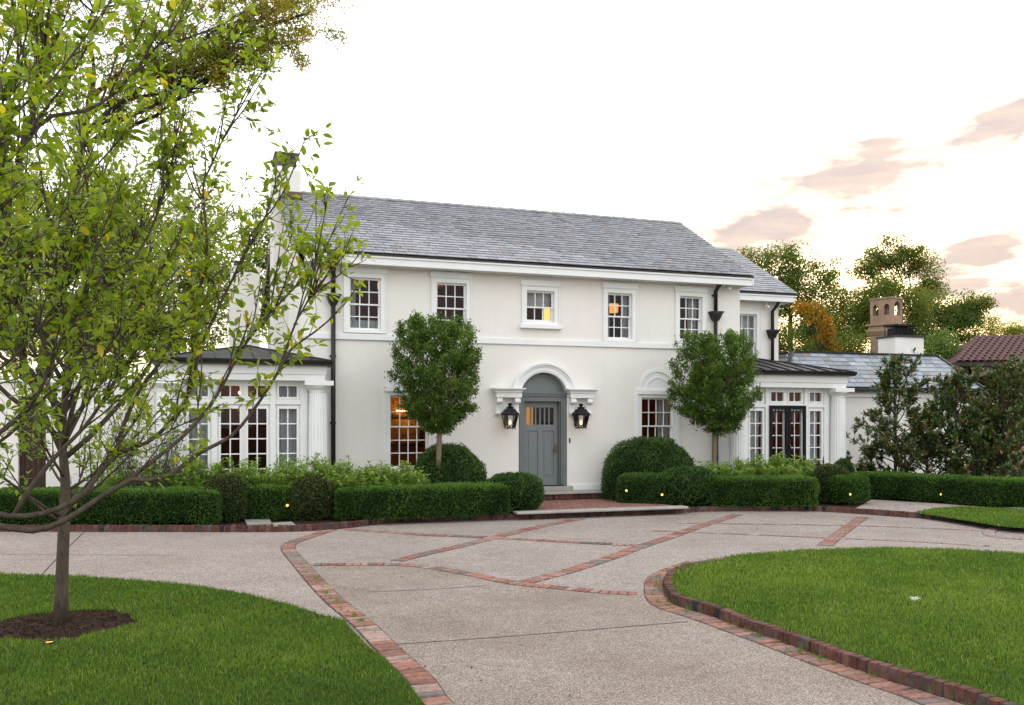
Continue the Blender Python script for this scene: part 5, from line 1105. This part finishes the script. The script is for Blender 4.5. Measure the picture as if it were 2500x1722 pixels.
# slender dark shrub by the left pavilion
def slender(label, x, y, hgt, w_, n=34):
    t = thing('slender_shrub', label, 'shrub', (x, y, B0)); st_ = MB(); P, D, T = [], [], []
    for i in range(n):
        a = rng.uniform(0, 6.283); p = limb((.1 * math.cos(a), .1 * math.sin(a), 0), (math.cos(a) * .22 * w_, math.sin(a) * .22 * w_, 1), hgt * rng.uniform(.6, 1.05), 6, .06, .02); st_.tube([tuple(q) for q in p], np.linspace(.01, .003, 7), 4); m = 60
        for f in rng.uniform(.12, 1, m):
            q, d = along_path(p, f); r_ = rng.normal(size=3); P.append(q + r_ * .07); D.append(r_ + [0, 0, -.1]); T.append(.4 + rng.normal(0, .2))
    P, D = np.array(P), unit(np.array(D)); k = len(P); link(leaf_mesh('foliage', P, D, rdir(k), rng.uniform(.06, .11, k), .02, np.array(T), 'leaf_bamboo'), 'foliage', t); st_.build('stems', 'bark_grey', t)
Y = 18.0; slender('slender dark shrub against the left pavilion wall', (368 - CX) / F * Y, Y, 2.6, 1.5, 44)

def back_tree(label, base, hgt, lobes, nclus, per, size, mat, trunk_r, name='broadleaf_tree', bk='bark_dark', group='trees behind the house', csize=.55, tilt=(0, 0)):
    """tapered trunk, limbs reaching to leaf clusters spread through lobes of the crown (x,y,z,rx,ry,rz relative to base)"""
    t = thing(name, label, 'tree', (base[0], base[1], -.05), 0, group); tr = MB(); top = np.array([tilt[0], tilt[1], hgt * .72])
    tp = np.array([[0, 0, 0], top * .3 + rng.normal(0, .12, 3), top * .62 + rng.normal(0, .15, 3), top]); tr.tube([tuple(p) for p in tp], [trunk_r * 1.2, trunk_r, trunk_r * .75, trunk_r * .35], 10)
    lobes = np.array(lobes, float); vol = np.prod(lobes[:, 3:], 1) ** .5; P, D, T = [], [], []; arms = []
    for lb in lobes:                                   # one arching limb into every lobe
        c = lb[:3]; f = np.clip((c[2] - .35 * np.hypot(c[0], c[1])) / (hgt * .72), .2, .95); p0, _ = along_path(tp, f); L = np.linalg.norm(c - p0)
        e = c + (c - p0) / max(L, .1) * lb[3:].mean() * .1; mid = p0 * .5 + c * .5 + rng.normal(0, .06 * L, 3) + [0, 0, -.05 * L]; arm = np.array([p0, p0 * .55 + mid * .45 + rng.normal(0, .04 * L, 3), mid, c * .6 + mid * .4 + rng.normal(0, .05 * L, 3), c, e])
        r0 = min(trunk_r * .42, .02 + .010 * L); tr.tube([tuple(q) for q in arm], r0 * np.array([1, .85, .7, .5, .35, .12]), 7); arms.append((arm, r0))
    for i in range(nclus):
        li = rng.choice(len(lobes), p=vol / vol.sum()); lb = lobes[li]; d = rng.normal(size=3); d /= np.linalg.norm(d); r_ = rng.random() ** .42; c = lb[:3] + d * lb[3:] * r_
        m = int(per * rng.uniform(.6, 1.35)); s = csize * rng.uniform(.6, 1.3)
        q = c + rdir(m) * (rng.random((m, 1)) ** .45) * s * [.85, .85, .60]; P.append(q); D.append(unit(rdir(m) + [0, 0, -.1]))
        bias = .18 if (c[2] > hgt * .82) else 0; T.append(np.clip(.42 + rng.normal(0, .13) + bias + rng.normal(0, .15, m), 0, 1))
        if i % 2 == 0:
            arm, r0 = arms[li]; p0, dd = along_path(arm, rng.uniform(.45, .98)); L = np.linalg.norm(c - p0); mid = p0 * .5 + c * .5 + rng.normal(0, .10 * L, 3); r1 = min(r0 * .3, .006 + .007 * L)
            tr.tube([tuple(p0), tuple(p0 * .5 + mid * .5 + rng.normal(0, .05 * L, 3)), tuple(mid), tuple(c)], [r1, r1 * .8, r1 * .55, r1 * .25], 4)
    tr.build('trunk', bk, t, True); P, D, T = map(np.concatenate, (P, D, T)); n = len(P)
    link(leaf_mesh('crown', P, D, rdir(n), size * rng.uniform(.65, 1.3, n), size * rng.uniform(.4, .62, n), T, mat), 'crown', t)
def lob(px, py, rxp, ryp, Y, base, dy=0.0, ry=None):  # a crown lobe given as pixel ellipse at distance Y
    x, y, z = at(px, py, Y); k = Y / F; return (x - base[0], dy, z + .05, rxp * k, ry or rxp * k * .8, ryp * k)
# big oak far left behind the garden wall
Yo = 31.0; ob = (at(70, 1000, Yo)[0], Yo)
back_tree('big old oak leaning behind the garden wall, its orange-tinted top reaching over the house', ob, 19.0,
          [lob(610, 90, 210, 75, Yo, ob, -1), lob(775, 82, 100, 85, Yo, ob, -1.5), lob(420, 130, 170, 110, Yo, ob, 0), lob(300, 260, 160, 110, Yo, ob), lob(120, 100, 160, 150, Yo, ob), lob(560, 190, 110, 50, Yo, ob, -1), lob(480, 180, 150, 60, Yo, ob, -1), lob(655, 150, 130, 45, Yo, ob, -1), lob(250, -120, 380, 120, Yo, ob), lob(640, 40, 120, 60, Yo, ob, -.5)],
          520, 80, .115, 'leaf_oak', .26, 'oak_tree', 'bark_dark', None, .46, (2.2, 0))
for lb, xp, Yb, yt, lo_, m_, nc in [('dense yellow-green tree behind the garden wall at far left', 60, 27, 420, [(60, 560, 150, 170), (130, 740, 170, 150), (0, 800, 130, 120)], 'leaf_back_yellow', 250),
                              ('loose yellow-green tree behind the garden wall, second from the left', 285, 28, 450, [(270, 560, 130, 130), (330, 720, 130, 150), (230, 820, 120, 90)], 'leaf_back_yellow', 250),
                              ('tree with small bright leaves behind the left pavilion roof', 470, 29, 480, [(470, 590, 110, 130), (520, 730, 90, 110), (420, 800, 110, 80)], 'leaf_back_yellow', 190),
                              ('small leafy tree behind the rear chimney block', 620, 34, 480, [(630, 560, 60, 90), (600, 760, 60, 80), (650, 640, 40, 90)], 'leaf_back', 60)]:
    b_ = (at(xp, 1000, Yb)[0], Yb); back_tree(lb, b_, H + (HY - yt) / F * Yb, [lob(*q, Yb, b_) for q in lo_], nc, 84, .115, m_, .14, csize=.55)
# trees behind the right wing
for lb, xp, Yb, yt, lo_, m_, nc, sz in [
    ('broad brown-green tree beside the rear wing roof', 1930, 42, 600, [(1910, 660, 75, 55), (1870, 730, 60, 65), (1960, 720, 80, 70), (2010, 660, 45, 45), (1840, 640, 30, 35), (1990, 800, 60, 60)], 'leaf_back', 210, .17),
    ('green tree filling the gap left of the stone chimney', 2060, 46, 690, [(2060, 740, 60, 55), (2030, 820, 80, 60), (2100, 800, 50, 60)], 'leaf_back', 150, .17),
    ('tall open-crowned tree rising behind the stone chimney', 2200, 50, 575, [(2180, 612, 55, 38), (2150, 640, 45, 35), (2230, 640, 55, 35), (2270, 680, 35, 45), (2110, 660, 30, 30), (2255, 720, 40, 40)], 'leaf_back', 130, .18),
    ('rounded green tree right of the stone chimney', 2290, 44, 680, [(2270, 770, 60, 65), (2320, 800, 60, 70), (2350, 760, 50, 40), (2240, 830, 50, 50), (2390, 745, 30, 25)], 'leaf_back', 170, .17),
    ('dense vine-clad tree crown just behind the stone chimney', 2170, 41, 690, [(2170, 712, 55, 28), (2120, 760, 45, 50), (2230, 760, 35, 60)], 'leaf_back', 110, .16),
    ('low dark shrubby tree between the white chimney and the tiled house', 2310, 36, 850, [(2310, 890, 45, 50), (2340, 920, 30, 60), (2290, 850, 40, 35)], 'leaf_standard', 70, .14),
    ('low green tree peeping over the right wing ridge', 2010, 38, 830, [(1990, 860, 60, 35), (2080, 850, 60, 35), (1900, 830, 60, 60)], 'leaf_back', 90, .15),
    ('sparse thin tree above the tiled roof', 2430, 47, 790, [(2420, 800, 50, 22), (2470, 810, 40, 20), (2500, 830, 30, 20)], 'leaf_back_yellow', 38, .15)]:
    b_ = (at(xp, 1000, Yb)[0], Yb); back_tree(lb, b_, H + (HY - yt) / F * Yb, [lob(*q, Yb, b_) for q in lo_], nc, 120, sz * .70, m_, .22, csize=.75)
Yb = 37; b_ = (at(2010, 1000, Yb)[0], Yb); back_tree('orange autumn creeper tree glowing behind the right wing', b_, 6.6, [lob(1990, 765, 28, 25, Yb, b_), lob(2020, 805, 24, 35, Yb, b_), lob(1965, 750, 22, 15, Yb, b_), lob(2030, 850, 18, 24, Yb, b_)], 42, 55, .13, 'leaf_orange', .09, csize=.42)
# distant tree belt beyond the gardens closes the horizon
def belt(label, x0, x1, Y, h0, h1, n):
    P = np.c_[rng.uniform(x0, x1, n), Y + rng.uniform(-3, 3, n), np.zeros(n)]; top = h0 + (h1 - h0) * (.5 + .5 * wob(P, .12)); P[:, 2] = top * rng.random(n) ** .6
    tag(link(leaf_mesh('distant_trees', P, rdir(n), rdir(n), rng.uniform(.35, .7, n), rng.uniform(.25, .4, n), np.clip(.35 + rng.normal(0, .2, n), 0, 1), 'leaf_back'), 'distant_trees'), label, 'trees', kind='stuff')
belt('distant belt of trees beyond the gardens', -75, 75, 75, 3.0, 7.5, 26000)

# ------------------------------------------------------------------ the two crabapples in the foreground
class Crab:
    def __init__(s, label, base, leaf=(.055, .085)):
        s.t = thing('crabapple_tree', label, 'tree', (base[0], base[1], .03), 0, 'crabapple trees on the left lawn'); s.b = np.array([base[0], base[1], .03]); s.w = MB(); s.P, s.D, s.L = [], [], []; s.leaf = leaf
    def tube(s, pts, r0, r1, n=6): s.w.tube([tuple(np.array(p) - s.b) for p in pts], np.linspace(r0, r1, len(pts)), n)
    def leaves(s, path, n, f0=.15, tip=3):
        for f in np.sort(rng.uniform(f0, 1, n)):
            q, d = along_path(path, f); s.put(q, d * .55 + rng.normal(0, .75, 3) + [0, 0, .05])
        for k in range(tip): s.put(path[-1], (path[-1] - path[-2]) / np.linalg.norm(path[-1] - path[-2]) * .9 + rng.normal(0, .6, 3))
    def put(s, q, d): s.P.append(np.array(q) - s.b + np.array(d) * .012); s.D.append(d); s.L.append(rng.uniform(*s.leaf))
    def twigs(s, path, gap, f0, ln, nl, r=.0035, up=.25, spread=.7):
        Ls = np.linalg.norm(np.diff(path, axis=0), axis=1).sum(); m = max(1, int(Ls * (1 - f0) / gap))
        for f in rng.uniform(f0, 1, m):
            q, d = along_path(path, f); L = rng.uniform(*ln); tw = limb(q, d * .8 + rng.normal(0, spread, 3) + [0, 0, up], L, 3, .14, .05); s.tube(tw, r, r * .5, 4); s.leaves(tw, max(2, int(nl * L / ln[1])))
    def finish(s, nparts, cull=None):
        P, D, L = np.array(s.P), unit(np.array(s.D)), np.array(s.L); n = len(P); U = rdir(n) * .55 + np.array([0, 0, 1.0]); D = unit(D + [0, 0, -.12]); W = L * rng.uniform(.40, .56, n)
        T = np.clip(.45 + wob(P * 1.0 + 3, 1.6) * .14 + rng.normal(0, .17, n), 0, .93); T[rng.random(n) < .02] = .99
        w_ = P + s.b; dist = np.linalg.norm(w_ - [0, 0, H], axis=1); px = CX + w_[:, 0] / np.maximum(w_[:, 1], .1) * F; py = HY - (w_[:, 2] - H) / np.maximum(w_[:, 1], .1) * F
        vis = (px > -20) & (px < 2520) & (py > -20) & (py < 1740); order = np.argsort(np.where(vis, dist / L, 1e6)); pk, rest = order[:nparts], order[nparts:]
        leaf_parts(s.t, P[pk], D[pk], U[pk], L[pk], W[pk], T[pk], 'leaf_crab')
        o = link(nice_leaves('foliage', P[rest], D[rest], U[rest], L[rest], W[rest], T[rest], 'leaf_crab'), 'foliage', s.t); tag(o, kind='stuff'); s.w.build('trunk', 'bark_grey', s.t, True)
# (1) the young tree whose trunk stands in the mulch ring
c1 = Crab('young crabapple whose trunk stands in the round mulch bed', TREE_XY, (.045, .074)); tx, ty = TREE_XY
tp = np.array([at(148, 1535, ty), at(150, 1450, ty), at(153, 1360, ty), at(157, 1270, ty), at(160, 1180, ty + .05), at(150, 1060, ty + .1), at(165, 900, ty + .15), at(150, 700, ty + .1), at(170, 520, ty + .1)]); tp[0, 2] = .02
c1.w.tube([tuple(p - c1.b) for p in tp], [.080, .062, .056, .054, .046, .038, .030, .020, .008], 12)
for i in range(8):                                     # thin low limbs fanning out just above the fork
    q, _ = along_path(tp, rng.uniform(.24, .36)); a = i * 2.4; e = rng.uniform(.35, .75); p = limb(q, (math.cos(a) * math.cos(e), math.sin(a) * math.cos(e), math.sin(e)), rng.uniform(1.1, 1.9), 7, .08, .07); c1.tube(p, .016, .004, 6); c1.twigs(p, .09, .25, (.08, .26), 8); c1.leaves(p, 4, .3)
    for k in range(3): s0, d = along_path(p, rng.uniform(.2, .8)); sb = limb(s0, d * .8 + rng.normal(0, .4, 3) + [0, 0, .3], rng.uniform(.3, .8), 5, .1, .06); c1.tube(sb, .007, .003, 5); c1.twigs(sb, .12, .15, (.08, .22), 7)
for i in range(26):
    f = .40 + .42 * (i / 25) ** 1.2; q, _ = along_path(tp, f); a = i * 2.4 + .4; e = rng.uniform(.62, 1.05); L = rng.uniform(1.9, 3.0) * (1.05 - .35 * i / 25)
    p = limb(q, (math.cos(a) * math.cos(e), math.sin(a) * math.cos(e) * .8, math.sin(e)), L, 8, .075, .06); c1.tube(p, .030 - .012 * i / 25, .005, 7)
    for k in range(11):
        s0, d = along_path(p, rng.uniform(.22, .95)); sb = limb(s0, d * .7 + rng.normal(0, .5, 3) + [0, 0, .35], rng.uniform(.4, 1.15), 5, .10, .06); c1.tube(sb, .0085, .003, 5); c1.twigs(sb, .13, .15, (.10, .26), 8); c1.leaves(sb, 7, .3)
    c1.leaves(p, 5, .35)
c1.finish(150)
# (2) the nearer tree, its trunk out of frame on the left: limbs followed from the photograph at the distance the leaf size gives
nx, ny = -3.95, 5.3
c2 = Crab('nearer crabapple whose limbs sweep in from the left edge of the frame', (nx, ny), (.045, .078))
trunk = np.array([(nx, ny, .0), (nx + .02, ny, .6), (nx + .05, ny, 1.2), (nx + .03, ny + .05, 2.0), (nx + .08, ny, 2.9), (nx + .05, ny + .05, 4.0)]); c2.w.tube([tuple(p - c2.b) for p in trunk], [.12, .10, .095, .075, .055, .03], 12)
LIMBS = [  # pixel paths with near and far distance, thickness at the root
 ([(-210, 1255), (-60, 1278), (26, 1288), (66, 1297), (131, 1284), (188, 1253), (245, 1214), (285, 1192), (320, 1170), (377, 1172), (438, 1144), (482, 1109), (552, 1073), (583, 1047), (627, 990), (675, 916), (710, 854), (763, 815), (811, 775), (851, 731), (872, 700)], 5.2, 5.6, .026),
 ([(285, 1192), (320, 1166), (377, 1122), (438, 1074), (504, 1003), (548, 933), (575, 881), (614, 819), (658, 767), (724, 696), (781, 640), (800, 615)], 5.35, 5.9, .014),
 ([(675, 916), (702, 846), (719, 793), (746, 745), (775, 690), (789, 650), (815, 610)], 5.5, 5.7, .0085),
 ([(-120, 1262), (40, 1262), (110, 1253), (167, 1231), (210, 1200), (246, 1153), (281, 1113), (307, 1100), (364, 1078), (417, 1030), (456, 973), (478, 898), (491, 837), (513, 797), (553, 710), (605, 613), (614, 570), (671, 504), (702, 447), (737, 360), (755, 310)], 5.2, 6.2, .021),
 ([(35, 1258), (66, 1205), (114, 1140), (145, 1104), (206, 1043), (246, 986), (272, 942), (333, 854), (373, 806), (439, 793), (470, 760)], 5.3, 5.5, .016),
 ([(281, 1113), (303, 1034), (342, 951), (382, 898), (412, 846), (452, 789), (487, 710), (505, 600), (496, 456), (517, 403), (548, 333), (600, 240), (645, 165)], 5.5, 6.3, .014),
 ([(-180, 1160), (0, 1056), (88, 968), (131, 868), (175, 789), (219, 718), (259, 657), (239, 614), (219, 504), (210, 439), (197, 351), (188, 246), (175, 120)], 5.1, 5.6, .019),
 ([(259, 657), (300, 648), (333, 620), (365, 570), (400, 470), (430, 360), (455, 260)], 5.35, 5.9, .010),
 ([(-150, 760), (0, 605), (26, 482), (44, 417), (66, 333), (114, 263), (175, 184), (219, 101), (263, 13), (285, -40)], 4.6, 4.9, .020),
 ([(66, 333), (132, 281), (197, 275), (263, 241), (329, 175), (395, 101), (460, 39), (518, 9)], 4.8, 5.4, .012),
 ([(-60, 560), (0, 400), (31, 263), (44, 110), (44, -20)], 4.3, 4.3, .012),
 ([(40, 400), (57, 333), (88, 246), (110, 132), (96, 20), (92, -30)], 4.6, 4.5, .010),
 ([(-120, 780), (0, 671), (88, 588), (145, 531), (190, 470), (240, 400), (330, 300), (370, 250)], 4.9, 5.4, .012),
 ([(-140, 980), (0, 900), (80, 820), (150, 720), (200, 620), (270, 560), (289, 500), (310, 420)], 5.2, 5.8, .012),
 ([(-160, 1120), (-20, 1090), (60, 1030), (150, 985), (230, 890), (300, 800), (380, 690), (420, 600), (470, 520), (540, 440)], 5.5, 6.4, .013),
 ([(-100, 500), (20, 300), (140, 180), (230, 60), (300, -40)], 4.1, 4.2, .012),
]
def px3(path, Y0, Y1): n = len(path); return np.array([at(x, y, Y0 + (Y1 - Y0) * i / (n - 1)) for i, (x, y) in enumerate(path)])
for k, (path, Y0, Y1, r0) in enumerate(LIMBS):
    P = px3(path, Y0, Y1)
    if path[0][0] < 0 and path[0][0] <= -60:           # join to the trunk outside the frame
        j = along_path(trunk, np.clip((P[0, 2] - .45) / 4.0, .18, .9))[0]; P = np.vstack([j, P])
    P = np.array([tuple(p) for p in smooth_path([tuple(p) for p in P], .09)]); c2.tube(P, r0, .0035, 8)
    near = k in (8, 9, 10, 11, 15); low = k in (0,)
    f0 = .52 if low else (.38 if k in (3, 4) else .22)
    c2.twigs(P, (.10 if k in (0, 1, 2) else .06) if not near else .08, f0, (.06, .26), 10, .003, .25, .6); c2.leaves(P, int(10 * (1 - f0)), f0, 5)
    for m in range(9 if not low else 1):
        s0, d = along_path(P, rng.uniform(max(.3, f0), .8)); sb = limb(s0, d + rng.normal(0, .28, 3) + [0, 0, .2], rng.uniform(.35, .8), 5, .08, .04); c2.tube(sb, .006, .0025, 5); c2.twigs(sb, .09, .15, (.06, .2), 6)
c2.finish(300)

# ------------------------------------------------------------------ small things in the garden
def spot(label, x, y, Yoff, z=None):
    if z is None: X, Y = g(x, y, .12); z0 = .12
    else: X, Y, z0 = at(x, y, Yoff)
    t = thing('garden_spotlight', label, 'spotlight', (X, Y, z0), 0, 'lit garden spotlights')
    mb = MB(); c = MB().lathe([(.001, -.05), (.035, -.05), (.042, .035), (.036, .035), (.036, .02)], 12); mb.add([(a, c_ * -.6 + b * .8, b * .6 + c_ * .8) if z is None else (a, -c_, b) for a, b, c_ in c.v], c.f); mb.build('housing', 'black_metal', t, True)
    mb = MB(); c = MB().lathe([(.001, .024), (.033, .022), (.033, .018), (.001, .018)], 12); mb.add([(a, c_ * -.6 + b * .8, b * .6 + c_ * .8) if z is None else (a, -c_, b) for a, b, c_ in c.v], c.f); mb.build('lens', 'spot_lens', t)
    MB().tube([(0, 0, 0), (0, .06, -z0 + .0)], .008, 6).build('stake', 'black_metal', t); t.scale = (.75, 1, .75)
for lb, x, y in (('lit well light in the grass at the front of the mulch bed', 120, 1566), ('lit well light tucked behind the young crabapple trunk', 172, 1517)):
    X, Y = g(x, y, .05); t = thing('well_light', lb, 'spotlight', (X, Y, -.035), 0, 'lit garden spotlights'); MB().lathe([(.055, 0), (.055, .085), (.044, .085), (.044, .07)], 16).build('housing', 'black_metal', t, True); MB().lathe([(.001, .074), (.043, .074), (.043, .07), (.001, .07)], 16).build('lens', 'spot_lens', t)
for lb, x, y in (('lit garden spotlight at the left of the curved hedge by the landing', 1529, 1198), ('lit garden spotlight between curved hedge and boxwood ball', 1616, 1208), ('lit garden spotlight on the hedge end by the gravel walk', 2075, 1207), ('lit garden spotlight on the long right hedge', 2296, 1207), ('lit garden spotlight beside the rounded shrub of the left hedge', 702, 1234)):
    Yf = {1529: 20.80, 1616: 20.60, 2075: 20.72, 2296: 21.5, 702: 17.6}[x]; spot(lb, x, y, Yf, True)
for lb, poly in (('pale square flagstone in the mulch beside the upright shrub', [(596, 1268), (658, 1266), (664, 1278), (604, 1280)]), ('smaller grey flagstone lying before the round shrub', [(664, 1277), (712, 1274), (722, 1281), (668, 1283)])):
    P = [g(x, y, .125) for x, y in poly]; c = np.mean(P, 0); t = tag(MB().slab([(x - c[0], y - c[1]) for x, y in P], 0, .035).build('flagstone', 'flagstone', None, bevel=.008), lb, 'flagstone'); t.location = (c[0], c[1], .094)
for lb, x, y in (('black drain outlet in the kerb before the long left hedge', 983, 1270), ('black drain outlet in the kerb before the right pavilion', 1966, 1243)):
    X, Y = g(x, y + 4, .03); t = thing('drain_outlet', lb, 'drain', (X, Y - .04, .085), 0, 'drain outlets in the kerb'); c = MB().lathe([(.05, -.10), (.055, .07), (.045, .07), (.04, -.08)], 16); MB().add([(a, -c_, b) for a, b, c_ in c.v], c.f).build('pipe', 'pipe_black', t, True)
X, Y = g(2233, 1470, .11); pts = []
for i in range(22): a = 6.283 * i / 22; r_ = .07 * (1 if i % 2 else .42) * (1.15 if i % 4 == 1 else .85); pts.append((r_ * math.cos(a), r_ * math.sin(a) * .8, .012 * math.sin(i * 2.1)))
o = tag(MB().add(pts + [(0, 0, .02)], [(i, (i + 1) % 22, 22) for i in range(22)]).build('fallen_leaf', 'dry_leaf'), 'pale dry fallen oak leaf lying on the island lawn', 'leaf'); o.location = (X, Y, .145); o.rotation_euler = (.25, -.1, .4)

def litter():
    n = 260; P = np.c_[rng.uniform(-8, 6, n), rng.uniform(6, 20, n)]; ok = ~inside(P, left_lawn) & ~inside(P, isl_lawn); ok &= P[:, 1] < 16.5 + np.clip(P[:, 0] + 4, 0, 6) * .3; P = P[ok]; n = len(P)
    m = leaf_mesh('leaf_litter', np.c_[P, np.full(n, .02)], unit(np.c_[rng.normal(size=(n, 2)), rng.normal(0, .12, n)]), np.tile([0, 0, 1.0], (n, 1)), rng.uniform(.015, .05, n), rng.uniform(.01, .025, n), rng.random(n), 'mulch_chip'); tag(link(m, 'leaf_litter'), 'small dry leaf scraps scattered over the drive', 'litter', kind='stuff')
litter()
